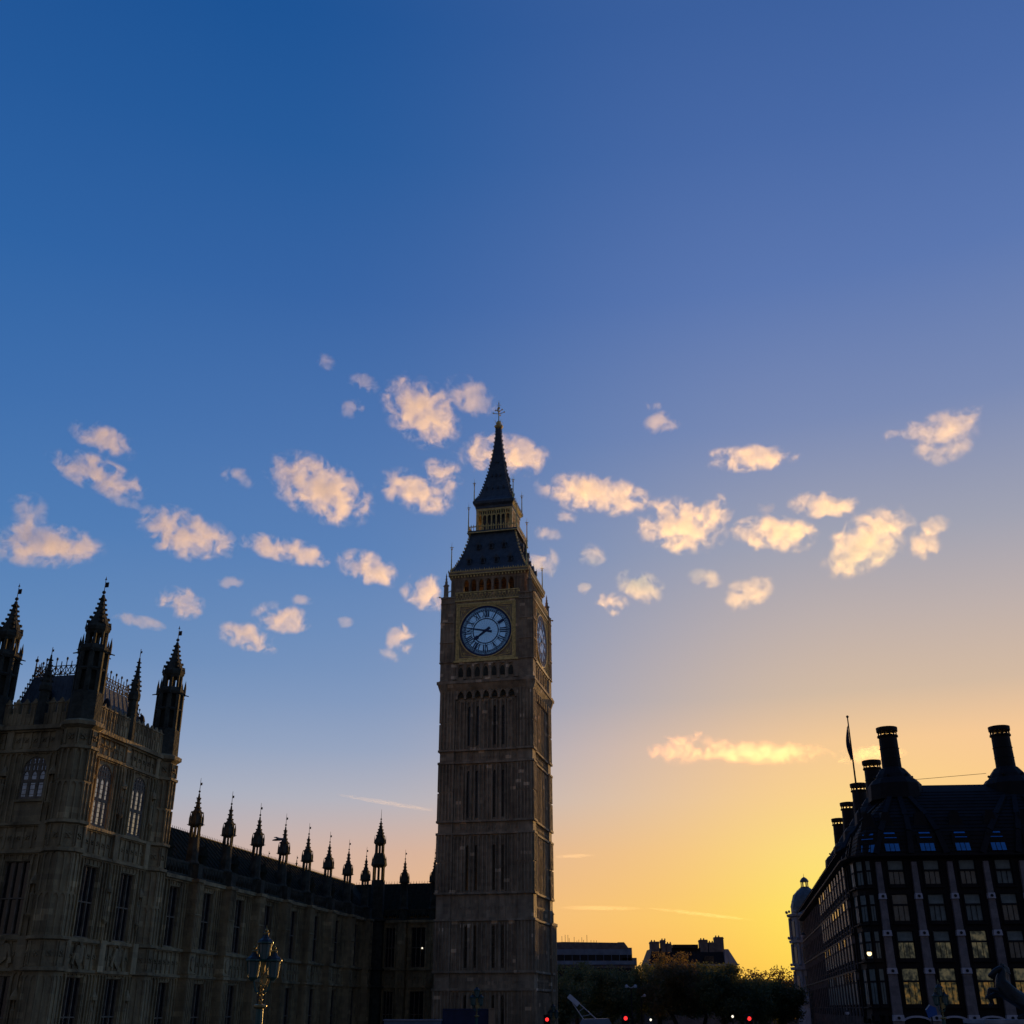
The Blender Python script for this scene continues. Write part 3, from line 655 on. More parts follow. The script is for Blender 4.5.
for i in range(12):     # radial iron bars beside the numerals
    a = math.radians(30*i+90); c, s = math.cos(a), math.sin(a); rg.tube((1.75*c, -.02, 1.75*s), (2.88*c, -.02, 2.88*s), .055, n=4)
    rg.tube((2.9*c, -.03, 2.9*s), (3.4*c, -.03, 3.4*s), .085, n=4)
for i in range(24):
    a = math.radians(15*i+7.5); c, s = math.cos(a), math.sin(a); rg.tube((.35*c, -.01, .35*s), (1.72*c, -.01, 1.72*s), .008, n=4); rg.tube((1.8*c, -.01, 1.8*s), (2.88*c, -.01, 2.88*s), .02, n=4)
rg_me = rg.mesh('dial_frame', M['blue'])
num_me = {k: numeral(v) for k, v in roman.items()}
mh = MB(); mh.ext([(-.16, -.9), (.16, -.9), (.13, 0), (.07, 3.05), (0, 3.3), (-.07, 3.05), (-.13, 0)], -.16, -.12); mh.ext([(.22*math.cos(t*math.pi/6), .22*math.sin(t*math.pi/6)) for t in range(12)], -.2, -.1)
hh = MB(); hh.ext([(-.2, -.75), (.2, -.75), (.17, 0), (.13, 1.2), (.3, 1.45), (.2, 1.75), (0, 2.15), (-.2, 1.75), (-.3, 1.45), (-.13, 1.2), (-.17, 0)], -.10, -.06)
mh_me, hh_me = mh.mesh('minute_hand', M['blue']), hh.mesh('hour_hand', M['blue'])
ZD = 55.9
for k in range(4):
    FR = RZ(k*math.pi/2) @ T((0, -HC, 0)); cs.M = FR; gil.M = FR @ T((-.12, 0, 0)); pan.M = FR
    for sx in (-1, 1):
        x0, x1 = (4.75, HC+.05) if sx > 0 else (-HC-.05, -4.75)
        cs.box(x0, x1, -.18, .4, 48.75, 61.3)
        for i in range(5):
            x = x0+(x1-x0)*i/4
            for (z0, z1) in ((51.8, 54.4), (54.6, 57.4), (57.6, 60.3), (60.5, 61.2)): cs.box(x-.055, x+.055, -.28, -.17, z0, z1)
        for z in (51.6, 54.5, 57.5, 60.4, 61.25): cs.box(x0-.04, x1+.04, -.34, .3, z-.1, z+.1)
    # arcade below the dial
    cs.box(-4.75, 4.75, .12, .4, 48.7, 51.6)
    for i in range(7):
        x = -4.3+i*1.2; cs.box(x-.19, x+.19, -.1, .15, 49.0, 51.2)
        spandrel(cs, x+.19, x+1.01, 50.2, 51.1, -.02, .14); cs.ext([(x+.1, 51.1), (x+.6, 51.7), (x+1.1, 51.1)], -.14, 0)
        pan.ext([(x+.28, 49.4), (x+.92, 49.4)]+arch_pts(x+.28, x+.92, 50.0, 50.8)[::-1], .08, .11)
    cs.box(3.91, 4.75, -.1, .15, 49.0, 51.2); cs.box(-4.75, -4.3, -.1, .15, 49.0, 51.2); cs.box(-4.75, 4.75, -.05, .15, 51.15, 51.4)
    cs.box(-4.75, 4.75, -.22, .2, 51.42, 51.6); gil.box(-4.72, 4.72, -.26, -.21, 51.45, 51.72)
    # square gilt frame round the dial
    for (a, b) in ((3.98, 4.34),):
        gil.box(-b, b, -.14, .0, ZD-b, ZD-a); gil.box(-b, b, -.14, .0, ZD+a, ZD+b); gil.box(-b, -a, -.14, .0, ZD-a, ZD+a); gil.box(a, b, -.14, .0, ZD-a, ZD+a)
    for i in range(27):
        t = -4.16+i*8.32/26
        for (x, z) in ((t, ZD-4.16), (t, ZD+4.16), (-4.16, ZD+t), (4.16, ZD+t)): gil.ext([(x-.11, z), (x, z-.11), (x+.11, z), (x, z+.11)], -.24, -.13)
    cs.box(-4.75, 4.75, -.02, .35, 51.6, 60.9)
    gil.box(-3.95, 3.95, -.11, -.03, ZD-3.95, ZD-3.82); gil.box(-3.95, 3.95, -.11, -.03, ZD+3.82, ZD+3.95); gil.box(-3.95, -3.82, -.11, -.03, ZD-3.82, ZD+3.82); gil.box(3.82, 3.95, -.11, -.03, ZD-3.82, ZD+3.82)
    for sx in (-1, 1):
        for sz in (-1, 1):  # scrollwork in the corners
            cx, cz = sx*3.15, ZD+sz*3.15
            for q in range(6): a = q*math.pi/3; gil.tube((cx, -.05, cz), (cx+.42*math.cos(a), -.05, cz+.42*math.sin(a)), .06, .02, 4)
            gil.tube((sx*3.7, -.05, ZD+sz*1.9), (sx*3.5, -.05, ZD+sz*3.5), .05, n=4); gil.tube((sx*1.9, -.05, ZD+sz*3.7), (sx*3.5, -.05, ZD+sz*3.5), .05, n=4)
    gil.M = FR @ T((-.12, 0, ZD)); ring(gil, 3.76, 3.9, -.2, -.02); gil.M = FR
    # gilded tracery band above the dial
    gil.box(-4.7, 4.7, -.2, -.02, 60.55, 60.75); gil.box(-4.7, 4.7, -.16, -.02, 61.85, 62.0)
    for i in range(22):
        x = -4.6+i*.42; gil.tube((x, -.1, 60.85), (x+.21, -.1, 61.45), .035, n=4); gil.tube((x+.42, -.1, 60.85), (x+.21, -.1, 61.45), .035, n=4); gil.tube((x+.21, -.1, 61.4), (x+.21, -.1, 61.8), .04, n=4)
    cs.box(-4.75, 4.75, 0, .4, 60.9, 62.05)
    if k in (0, 1):
        cf = link(dial_me, 'clock_face', BB, FR @ T((-.12, -.07, ZD)) @ Matrix.Diagonal((1.045, 1, 1.045, 1))); link(rg_me, 'dial_frame', cf, T((0, -.01, 0)))
        for hnum, me in num_me.items():
            a = -math.radians(30*hnum); link(me, 'numeral', cf, Matrix.Rotation(-a, 4, 'Y') @ T((0, -.01, 2.42)))
        link(hh_me, 'hour_hand', cf, Matrix.Rotation(math.radians(30*7.78), 4, 'Y')); link(mh_me, 'minute_hand', cf, Matrix.Rotation(math.radians(6*47), 4, 'Y'))
    # belfry openings
    HB = 5.55; cs.M = RZ(k*math.pi/2) @ T((0, -HB, 0))
    for i in range(8):
        x = -3.92+i*1.12; cs.box(x-.17, x+.17, -.05, .45, 62.0, 64.3); cs.box(x-.07, x+.07, -.14, 0, 62, 64.6)
        if i < 7: spandrel(cs, x+.17, x+.95, 63.5, 64.25, 0, .3)
    cs.box(-HB, HB, -.1, .5, 64.25, 64.75); cs.box(-HB, HB, -.1, .5, 61.2, 62.05)
    for sx in (-1, 1):
        cs.box(*sorted((sx*3.95, sx*HB)), -.05, .6, 62.05, 64.3)
        for i in range(3): cs.box(sx*(4.3+i*.5)-.05, sx*(4.3+i*.5)+.05, -.16, 0, 62.1, 64.2)
cs.M = I4
cs.box(-2.2, 2.2, -2.2, 2.2, 61, 65); cs.sq([(61.0, HC-.1), (61.35, HC+.1), (61.5, HC-.2)]); cs.sq([(64.7, HB), (65.1, HB+.4), (65.45, HB+.42)])
cs.obj('clock_stage', M['tower'], BB)
gil.M = I4
split_objs(pan, 'blind_arch', M['wornshade'], BB)
pin = MB()
pin.sq([(61.2, .42), (61.5, .5), (61.6, .3)]); pin.sq([(61.5, .26), (63.2, .24), (63.3, .36), (63.5, .24)]); spire_obj(pin, 0, 0, [(63.5, .24), (64.2, .13), (65.3, .03)], True, 4, .08); pin.tube((0, 0, 62.2), (-1.1, 0, 62.9), .09, .09, 4)
pin_me = pin.mesh('corner_pinnacle', M['tower'])
gar = MB(); gar.tube((0, 0, 61.2), (.95, 0, 61.35), .16, .08, 5); gar.ball((1.05, 0, 61.35), .13); gar_me = gar.mesh('gargoyle', M['tower'])
for q in range(4):
    a = q*math.pi/2+math.pi/4; r = (HC-.3)*math.sqrt(2)
    p_ = link(pin_me, 'corner_pinnacle', BB, T((r*math.cos(a), r*math.sin(a), 0)) @ RZ(a)); link(gar_me, 'gargoyle', p_)
# iron roofs
rf = MB(); prof1 = [(65.4, HB+.45), (65.7, HB+.2), (66.3, 5.3), (67.5, 4.82), (69.3, 4.2), (71.2, 3.7), (72.5, 3.42)]
rf.sq(prof1); rf.sq([(72.4, 3.5), (72.6, 3.8), (72.85, 3.8)])
for k in range(4):
    rf.M = RZ(k*math.pi/2)
    for i in range(-14, 15):
        t = i/15
        for (za, ha), (zb, hb) in zip(prof1[1:], prof1[2:]): rf.tube((t*ha, -ha-.01, za), (t*hb, -hb-.01, zb), .035, n=4)
rf.M = I4; low = rf.obj('lower_roof', M['iron'], BB)
lc = MB(); lc.box(-.3, .3, -.12, .9, 0, .75); lc.ext([(-.42, .7), (0, 1.35), (.42, .7)], -.2, .9); lc.tube((0, -.15, 1.3), (0, -.15, 1.7), .04, .02, 4); lc_me = lc.mesh('lucarne', M['iron'])
lo_ = MB(); lo_.ext([(-.2, .08), (.2, .08), (.2, .5), (0, .72), (-.2, .5)], -.15, -.1); lo_me = lo_.mesh('opening', M['black'])
for k in range(4):
    for (xs, z, hw) in (((-3.1, -1.03, 1.03, 3.1), 66.9, 5.15), ((-1.95, 0, 1.95), 69.5, 4.25)):
        for x in xs: l_ = link(lc_me, 'lucarne', BB, RZ(k*math.pi/2) @ T((x, -hw, z))); link(lo_me, 'opening', l_)
gg = MB()       # gilded eaves, crockets, balustrade
for k in range(4):
    gg.M = RZ(k*math.pi/2)
    for i in range(34): x = -5.9+i*.357; gg.ext([(x-.11, 65.5), (x, 65.75+.12*(i % 2)), (x+.11, 65.5)], -HB-.5, -HB-.4); 
    gg.box(-HB-.4, HB+.4, -HB-.46, -HB-.36, 65.4, 65.55); gg.box(-HB-.3, HB+.3, -HB-.46, -HB-.36, 64.95, 65.1)
    for i in range(24): x = -5.5+i*.47; gg.box(x, x+.18, -HB-.34, -HB-.05, 64.6, 64.9)
    for i in range(14): x = -4.6+i*.7; gg.box(x, x+.3, -HC-.14, -HC+.02, 61.5, 61.75)
    for i in range(16):
        t = (i+.5)/16*(len(prof1)-2); j = int(t)+1; f = t-int(t); (za, ha), (zb, hb) = prof1[j], prof1[min(j+1, len(prof1)-1)]
        z = za+(zb-za)*f; h = ha+(hb-ha)*f; gg.box(-h-.14, -h+.06, -h-.14, -h+.06, z-.05, z+.22)
    for i in range(20): x = -3.65+i*.384; gg.box(x-.04, x+.04, -3.75, -3.67, 72.85, 73.55); gg.ext([(x-.1, 73.55), (x, 73.9), (x+.1, 73.55)], -3.75, -3.69) 
    gg.box(-3.75, 3.75, -3.75, -3.65, 73.45, 73.57); gg.box(-3.85, 3.85, -3.87, -3.79, 72.45, 72.6)
    for (h, z0, z1) in ((3.7, 72.8, 77.6), (3.05, 77.5, 82.0), (HB+.1, 65.5, 70.4)):
        gg.tube((-h, -h, z0), (-h, -h, z1-1.0), .11, .06, 5); gg.tube((-h, -h, z1-1.1), (-h, -h, z1), .04, .015, 4); gg.box(-h-.28, -h+.28, -h-.03, -h+.03, z1-.85, z1-.78); gg.box(-h-.03, -h+.03, -h-.28, -h+.28, z1-.85, z1-.78); gg.ball((-h, -h, z1-1.1), .14)
gg.M = I4; gg.obj('gilded_crest', M['gilt'], low)
gil.obj('gilded_frame', M['gilt'], BB)
ln = MB(); ln.box(-1.9, 1.9, -1.9, 1.9, 72.8, 77.4)
la = MB()
for k in range(4):
    la.M = RZ(k*math.pi/2) @ T((0, -2.72, 0)) @ Matrix.Scale(.84, 4, (1, 0, 0)); ln.M = la.M
    for i in range(8):
        x = -3.0+i*.857; la.box(x-.1, x+.1, -.1, .2, 73.0, 76.5)
        if i < 7: spandrel(la, x+.1, x+.757, 75.3, 75.8, -.02, .1); la.box(x+.35, x+.5, -.02, .1, 75.8, 76.5)
    la.box(-3.2, 3.2, -.05, .12, 75.75, 75.9); la.box(-3.3, 3.3, -.08, .25, 76.5, 76.9); ln.box(-3.4, 3.4, -.15, .3, 76.85, 77.25)
    la.box(-3.25, -2.85, -.12, .3, 73, 76.6); ln.box(-3.3, 3.3, -.05, .3, 72.8, 73.2)
ln.M = I4; ln.sq([(77.2, 2.8), (77.6, 3.2), (78.0, 3.25), (78.3, 3.0)])
lan = ln.obj('lantern_stage', M['iron'], BB); la.obj('lantern_arcade', M['gilt'], lan)
sp = MB(); prof2 = [(78.2, 2.95), (78.9, 2.55), (80.3, 2.1), (82.0, 1.68), (84.0, 1.27), (86.0, .94), (88.5, .62), (91.0, .38), (92.2, .3)]
sp.sq(prof2)
for k in range(4):
    sp.M = RZ(k*math.pi/2)
    for i in range(-6, 7):
        t = i/7
        for (za, ha), (zb, hb) in zip(prof2, prof2[1:]): sp.tube((t*ha, -ha-.01, za), (t*hb, -hb-.01, zb), .03, n=4)
    for i in range(26):
        t = (i+.5)/26*(len(prof2)-1); j = int(t); f = t-j; (za, ha), (zb, hb) = prof2[j], prof2[min(j+1, len(prof2)-1)]
        z = za+(zb-za)*f; h = ha+(hb-ha)*f; sp.box(-h-.12, -h+.05, -h-.12, -h+.05, z-.04, z+.2)
    for (z, n, h) in ((80.4, 4, 2.05), (82.8, 3, 1.5), (85.4, 2, 1.02)):
        for i in range(n): x = (i-(n-1)/2)*.9*h/2.4*1.15; sp.box(x-.1, x+.1, -h-.22, -h, z, z+.3); sp.ext([(x-.15, z+.3), (x, z+.55), (x+.15, z+.3)], -h-.24, -h)
sp.M = I4; spo = sp.obj('spire', M['iron'], BB)
fi = MB(); fi.rings(0, 0, [(91.9, .3), (92.2, .62), (92.5, .75), (92.7, .5), (92.9, .2)], 8); fi.ball((0, 0, 93.1), .42); fi.tube((0, 0, 93.3), (0, 0, 97.2), .1, .04)
for z, r in ((94.8, .9), (95.3, .55)):
    for q in range(4):
        a = q*math.pi/2; fi.tube((0, 0, z), (r*math.cos(a), r*math.sin(a), z+.2), .06, .04, 4); fi.ball((r*math.cos(a), r*math.sin(a), z+.25), .13)
fi.ball((0, 0, 95.9), .22); fi.ball((0, 0, 96.7), .12); fi.tube((-.35, 0, 96.4), (.35, 0, 96.4), .035, n=4)
for q in range(4): a = q*math.pi/2+.78; fi.tube((.4*math.cos(a), .4*math.sin(a), 92.7), (.75*math.cos(a), .75*math.sin(a), 93.5), .06, .02, 4)
fi.obj('finial', M['gilt'], spo)
# low north-west porch turret peeping past the tower's right edge
ax = MB(); ax.box(HW-.3, HW+.3, 5.2, HW+2, GZ, 17.4); ax.box(HW-.2, HW+.42, 5.0, HW+2.1, 17.2, 17.6); ax.rings(HW+.1, 5.8, [(17.5, .32), (18.6, .3), (18.7, .42), (19.3, .04)], 6)
for i in range(4): ax.box(HW+.28, HW+.4, 5.3+i*.7, 5.42+i*.7, GZ, 17)
ax.obj('side_porch', M['tower'], BB)
# ------------------------------------------------------------------ dark office block on the right
CX_, CY_ = 38.28, 120.0
OB = thing('office_block', 'dark bronze roofed office block with tall round chimneys at the right', 'building', (CX_, CY_, 0), -R(5.0))
def w2l(X, Y, Z=0):         # world to block-local
    return RZ(R(5.0)) @ Vector((X-CX_, Y-CY_, Z))
dark = MB(); stone = MB(); key = MB(); dot = MB(); fr_ = MB(); mull = MB()
ZL = [6.1, 10.4, 13.95, 17.5, 20.95]
random.seed(11)
def office_window(FR, x, z0, z1, w, mat_up, mat_lo, lights=3, far=None):
    """one framed window: transom light above, tall lights below"""
    key_ = (round(z1-z0, 2), round(w, 2), mat_up, mat_lo, lights)
    if key_ not in _wc:
        h = z1-z0; f = MB(); zt = h-(0.98 if h < 3 else 1.15)
        f.box(0, w, .0, .24, zt-.16, zt+.02); f.box(0, .05, .05, .22, 0, h); f.box(w-.05, w, .05, .22, 0, h); f.box(0, w, .05, .22, 0, .06); f.box(0, w, .05, .22, h-.06, h)
        for i in range(1, lights): f.box(i*w/lights-.02, i*w/lights+.02, .08, .22, 0, zt-.1)
        u = MB(); u.box(.02, w-.02, .18, .25, zt, h-.03); l = MB(); l.box(.02, w-.02, .18, .25, .03, zt-.14)
        _wc[key_] = (f.mesh('window', M['black']), u.mesh('pane', M[mat_up]), l.mesh('pane', M[mat_lo]))
    f, u, l = _wc[key_]; o = link(f, 'window', OB, FR @ T((x, 0, z0))); link(u, 'pane', o); link(l, 'pane', o); return o
def pick(level):
    r = random.random()
    if level == 0: return ('dim', 'lit') if r < .65 else ('dim', 'dim')
    if level == 1: return ('blind', 'dim') if r < .6 else ('dim', 'dim') if r < .8 else ('blind', 'officeglass')
    return ('blind', 'blind') if r < .3 else ('blind', 'officeglass') if r < .8 else ('officeglass', 'officeglass')
def office_bay(FR, x, bw, ww, pil=True, win=True, lights=3, far=None):
    """bay from x to x+bw; window centred; stone pier on its left edge"""
    c = x+bw/2
    for M_ in (dark, stone, key, dot): M_.M = FR
    for lv in range(4):
        z0 = ZL[lv]; z1 = ZL[lv+1]; wz1 = z1-.05+.22 if lv < 3 else 21.1
        wz1 = (10.66, 14.2, 17.75, 21.12)[lv]; wz0 = (7.3, 11.55, 15.1, 18.68)[lv]
        if win: office_window(FR @ (I4 if pil else T((0, -.05, 0)) @ Matrix.Scale(.3, 4, (0, 1, 0)) if bw < 2.5 else T((0, -.62, 0)) @ Matrix.Scale(.12, 4, (0, 1, 0))), c-ww/2, wz0, wz1, ww, *(pick(lv) if pil else ('blind', 'blind') if bw < 2.5 or random.random() < .6 else ('officeglass', 'blind')), lights)
        top = (11.55, 15.1, 18.68, 21.5)[lv]
        dark.box(x+.02, x+bw-.02, -.02, .28, wz1, top); dark.box(x, c-ww/2, -.02, .28, wz0, wz1); dark.box(c+ww/2, x+bw, -.02, .28, wz0, wz1)
        dark.box(c-ww/2-.14, c-ww/2-.04, -.16, -.02, wz0-.1, wz1); dark.box(c+ww/2+.04, c+ww/2+.14, -.16, -.02, wz0-.1, wz1)
        dark.box(c-ww/2-.2, c+ww/2+.2, -.3, 0, wz0-.32, wz0-.2)
    dark.box(x, x+bw, -.02, .28, 6.3, 7.3)
    # arch over the arcade
    arc = MB(FR); n = 10; cx = c; r = bw/2-.42
    for i in range(n):
        a0, a1 = math.pi*i/n, math.pi*(i+1)/n
        P = [(cx+r*math.cos(a0), 5.55+r*.42*math.sin(a0)), (cx+r*math.cos(a1), 5.55+r*.42*math.sin(a1)), (cx+(r+.15)*math.cos(a1), 5.58+(r*.42+.15)*math.sin(a1)), (cx+(r+.15)*math.cos(a0), 5.58+(r*.42+.15)*math.sin(a0))]
        arc.ext(P, -.3, .25)
        dark.ext([(P[3][0], P[3][1]), (P[2][0], P[2][1]), (P[2][0], 6.4), (P[3][0], 6.4)], -.1, .27)
    if x >= 0 and pil: arc.obj('arch', M['kstone'], OB)
    if pil:     # tapered sandstone pier with pale block at each floor
        st_, ky_, dt_ = MB(FR), MB(FR), MB(FR)
        for (za, zb, wa, wb) in ((GZ, 5.8, 1.15, 1.05), (6.35, 10.1, 1.0, .86), (10.68, 13.68, .84, .74), (14.22, 17.26, .73, .64), (17.78, 20.9, .62, .52)):
            st_.ext([(x-wa/2, za), (x+wa/2, za), (x+wb/2, zb), (x-wb/2, zb)], -.45, 0)
        for (z, s) in ((6.1, 1.12), (10.4, .98), (13.95, .86), (17.5, .76)):
            ky_.ext([(x-s/2, z-.27), (x+s/2, z-.27), (x+s/2-.05, z+.27), (x-s/2+.05, z+.27)], -.6, 0)
            dt_.M = FR @ T((x, -.61, z)) @ Matrix.Rotation(R(90), 4, 'X'); dt_.rings(0, 0, [(-.0, .15), (.05, .15)], 10)
        pr = st_.obj('pier', M['pstone'], OB); split_objs(ky_, 'pale_block', M['kstone'], pr); split_objs(dt_, 'block_hole', M['black'], pr)
nb = 10
for k in range(nb): office_bay(T((0, 0, 0)), k*3.63, 3.63, 1.62)
A = w2l(37.7, 120.05); P1 = w2l(36.9, 120.35); P2 = w2l(36.35, 121.6); B = w2l(36.5, 124.0)
# side facade frame: starts at B, runs along az 10.5 away, outside to the left
sd = RZ(R(5.0)) @ Vector((math.sin(R(10.5)), math.cos(R(10.5)), 0)); sa = math.atan2(sd.y, sd.x)
# walking with the outside on our left means x runs backwards: use mirrored frame built from far end
def frame_between(P, Q):      # facade whose outside (-y) lies to the right of P->Q seen from above ... P left, Q right for a viewer outside
    d = (Q-P).normalized(); return T((P.x, P.y, 0)) @ RZ(math.atan2(d.y, d.x)), (Q-P).length
L_SIDE = 88.4
FAR = B+sd*L_SIDE
FS, Ls = frame_between(FAR, B)
dark2 = None
for (P, Q) in ((P1, A), (P2, P1), (B, P2)):
    FRc, L = frame_between(P, Q); office_bay(FRc, 0, L, L-.34, pil=False, win=True, lights=2)
FRc, L = frame_between(A, Vector((0, 0, 0))); 
for M_ in (dark,): M_.M = FRc; M_.box(0, L, -.02, .28, GZ, 21.5)
nbs = 24; bws = L_SIDE/nbs
farwin = MB(); farpane = MB()
for k in range(nbs):
    x = Ls-(k+1)*bws; near = k < 11
    office_bay(FS, x, bws, 1.62, pil=False, win=near, lights=2)
    for M_ in (dark, stone): M_.M = FS
    for d in (0, .52, .95, bws-.95, bws-.52):
        stone.box(x+d-.09, x+d+.09, -.42, -.02, GZ, 20.9) if d == 0 else dark.box(x+d-.05, x+d+.05, -.3, -.02, 6.2, 20.9)
    stone.box(x+bws-.95-.05, x+bws-.95+.05, -.34, -.3, 6.2, 20.6)
    for z in (10.6, 14.15, 17.7):   # projecting floor ledges
        dark.box(x, x+bws, -.62, -.02, z-.12, z+.08)
        for j in range(4): stone.box(x+.3+j*.95, x+.38+j*.95, -.55, -.3, z-.9, z-.12)
    if not near:
        for lv in range(4):
            wz1 = (10.66, 14.2, 17.75, 21.12)[lv]; wz0 = (7.3, 11.55, 15.1, 18.68)[lv]; c = x+bws/2
            farwin.M = FS; farwin.box(c-.81, c+.81, .1, .2, wz0, wz1)
for M_ in (dark, stone, key, dot): M_.M = I4
fw = farwin.obj('window', M['officeglass'], OB); fw['kind'] = 'stuff'
inner = MB(); pts = [Vector((nb*3.63, .3, 0)), Vector((0, .3, 0)), Vector((P1.x+.4, P1.y+.4, 0)), Vector((P2.x+.5, P2.y+.2, 0)), B+Vector((.5, 0, 0)), FAR+Vector((.5, 0, 0)), FAR+Vector((46, -4, 0)), Vector((nb*3.63, 80, 0))]
n = len(pts); inner.add([(p.x, p.y, GZ) for p in pts]+[(p.x, p.y, 21.3) for p in pts], [tuple(range(n)), tuple(range(n, 2*n))]+[(i, (i+1) % n, n+(i+1) % n, n+i) for i in range(n)])
inner.obj('inner_wall', M['black'], OB)
dark.obj('wall', M['bronze'], OB); split_objs(stone, 'facade_fin', M['pstone'], OB, 9)
# lit slit next to front windows, corner lantern and so on come with the details below
# eaves and mansard roof
ev = MB()
def loft(mb, rows):
    n = len(rows[0]); vs = [tuple(p) for r in rows for p in r]
    mb.add(vs, [(k*n+i, k*n+i+1, (k+1)*n+i+1, (k+1)*n+i) for k in range(len(rows)-1) for i in range(n-1)])
INN = [(0, -1), (-.75, -1), (-.87, -.95), (-1, -.8), (-1, -.55), None]
def off(p, d, z):     # point of the eave path pushed outwards by d
    if d < 0 and len(p) > 4 and p[4]: return (p[0]+p[4][0]*d, p[1]+p[4][1]*d, z)
    return (p[0]+p[2]*d, p[1]+p[3]*d, z)
sn = Vector((-sd.y, sd.x, 0))
path = [(nb*3.63, 0, 0, -1), (0, 0, -.05, -1), (P1.x, P1.y, -.45, -.9), (P2.x, P2.y, -.85, -.5), (B.x, B.y, sn.x, sn.y), (FAR.x, FAR.y, sn.x, sn.y)]
path = [tuple(p)+(q,) for p, q in zip(path, INN)]
def sec(d, z): return [off(p, d, z) for p in path]
loft(ev, [sec(-.3, 21.15), sec(.55, 21.3), sec(.95, 21.45), sec(.95, 21.62), sec(-.3, 21.7)])
ev.obj('eaves', M['bronze'], OB)
rfm = MB(); RS = [(-.2, 21.6), (-.9, 24.0), (-2.2, 25.8), (-5.0, 28.2), (-8.0, 30.2)]
loft(rfm, [sec(d, z) for d, z in RS])
def roof_at(FRp, nrm, d):
    for (a, za), (b, zb) in zip(RS, RS[1:]):
        if b <= d <= a: return za+(zb-za)*(d-a)/(b-a)
    return 30.3
for (z) in [22+.42*i for i in range(18)]:        # standing seams running level
    for (a, za), (b, zb) in zip(RS, RS[1:]):
        if za <= z < zb: d = a+(b-a)*(z-za)/(zb-za); q = sec(d+.05, z); [rfm.tube(q[i], q[i+1], .035, n=4) for i in range(len(q)-1)]
tp = sec(-8.0, 30.19); rfm.add([tp[0], tp[1], (B+sd*8).to_tuple()[:2]+(30.19,) if False else tp[4], tp[5], (FAR.x+30, FAR.y, 30.19), (36.3, 60, 30.19)], [(0, 1, 2, 3, 4, 5)])
roofo = rfm.obj('roof', M['bronze'], OB)
# chimneys
chim_w = []
def Wc(px, py, D):
    u = (px-512)/1098; v = (512-py)/1098; c, s = math.cos(PITCH), math.sin(PITCH); fw_ = c-v*s; return (u/fw_*D, D)
c0 = Wc(892, 768, 127.5); c1 = Wc(1005, 762, 127.0)
chl = [c0, c1]+[(c0[0]+math.sin(R(10.3))*16.2*k, c0[1]+math.cos(R(10.3))*16.2*k) for k in (1, 2, 3, 4)]
cm = MB(); cm.rings(0, 0, [(28.6, 3.05), (30.3, 2.95), (30.9, 2.45), (31.0, 2.15), (31.5, 1.9), (32.2, 1.35), (32.35, 1.08)], 12)
cm.rings(0, 0, [(32.3, 1.08), (35.5, 1.02)], 20); cm.rings(0, 0, [(35.35, 1.0), (35.4, 1.17), (35.55, 1.17), (35.6, .5)], 20); cm.rings(0, 0, [(35.9, .5), (35.95, 1.19), (36.35, 1.21), (36.4, .9), (36.42, .3)], 20)
for i in range(12): a = 2*math.pi*i/12; cm.box(1.02*math.cos(a)-.06, 1.02*math.cos(a)+.06, 1.02*math.sin(a)-.06, 1.02*math.sin(a)+.06, 35.5, 36.0)
for z in (33.2, 34.2): cm.rings(0, 0, [(z, 1.06), (z+.03, 1.11), (z+.08, 1.06)], 20)
for i in range(6): a = 2*math.pi*i/6; cm.ball((2.1*math.cos(a), 2.1*math.sin(a), 31.3), .15)
cm.v = [(x, y, z if z < 32.3 else 32.3+(z-32.3)*1.16) for x, y, z in cm.v]
cme = cm.mesh('chimney', M['bronze'])
for i, (X, Y) in enumerate(chl): p = w2l(X, Y); link(cme, 'chimney', OB, T((p.x, p.y, -.15 if i < 2 else -.75)))
# broad ducts fanning up the roof from the piers to the chimneys
du = MB()
def duct(p0, c, wd=.34):
    tgt = w2l(*c); prev = None
    for (d, z) in RS[:-1]:
        f = (z-21.6)/(30.2-21.6); base = Vector(off(p0, d, z)); q = Vector((base.x+(tgt.x-base.x)*f**1.3*(1 if abs(p0[3]) > .8 else 0), base.y+(0 if abs(p0[3]) > .8 else (tgt.y-base.y)*f**1.3), z+.12))
        if prev: du.tube(prev, q, wd*(1-.25*f)+.05, wd*(1-.25*f), 4)
        prev = q
    du.obj('roof_duct', M['bronze'], roofo); du.v = []; du.f = []
for k in range(0, 9):
    x = k*3.63; c = c0 if x < 8.2 else c1
    if x > 22: c = (c1[0]+12.4, c1[1])
    duct((x, 0, 0, -1), c, .42)
for k in range(22):
    s = 1.0+k*4.0; p = B+sd*s; c = c0 if s < 7.5 else chl[min(5, 2+int((s-7.5)//16))]
    duct((p.x, p.y, sn.x, sn.y), c, .3)

# louvre slats along the side eaves
lv = MB()
for k in range(58):
    s = .5+k*1.5; p = B+sd*s; lv.tube((p.x-sn.x*.3, p.y-sn.y*.3, 23.2), (p.x+sn.x*1.3, p.y+sn.y*1.3, 22.4), .09, n=4)
q0, q1 = B, FAR; lv.tube((q0.x+sn.x*1.2, q0.y+sn.y*1.2, 22.3), (q1.x+sn.x*1.2, q1.y+sn.y*1.2, 22.3), .07, n=4)
split_objs(lv, 'eaves_louvre', M['bronze'], OB)
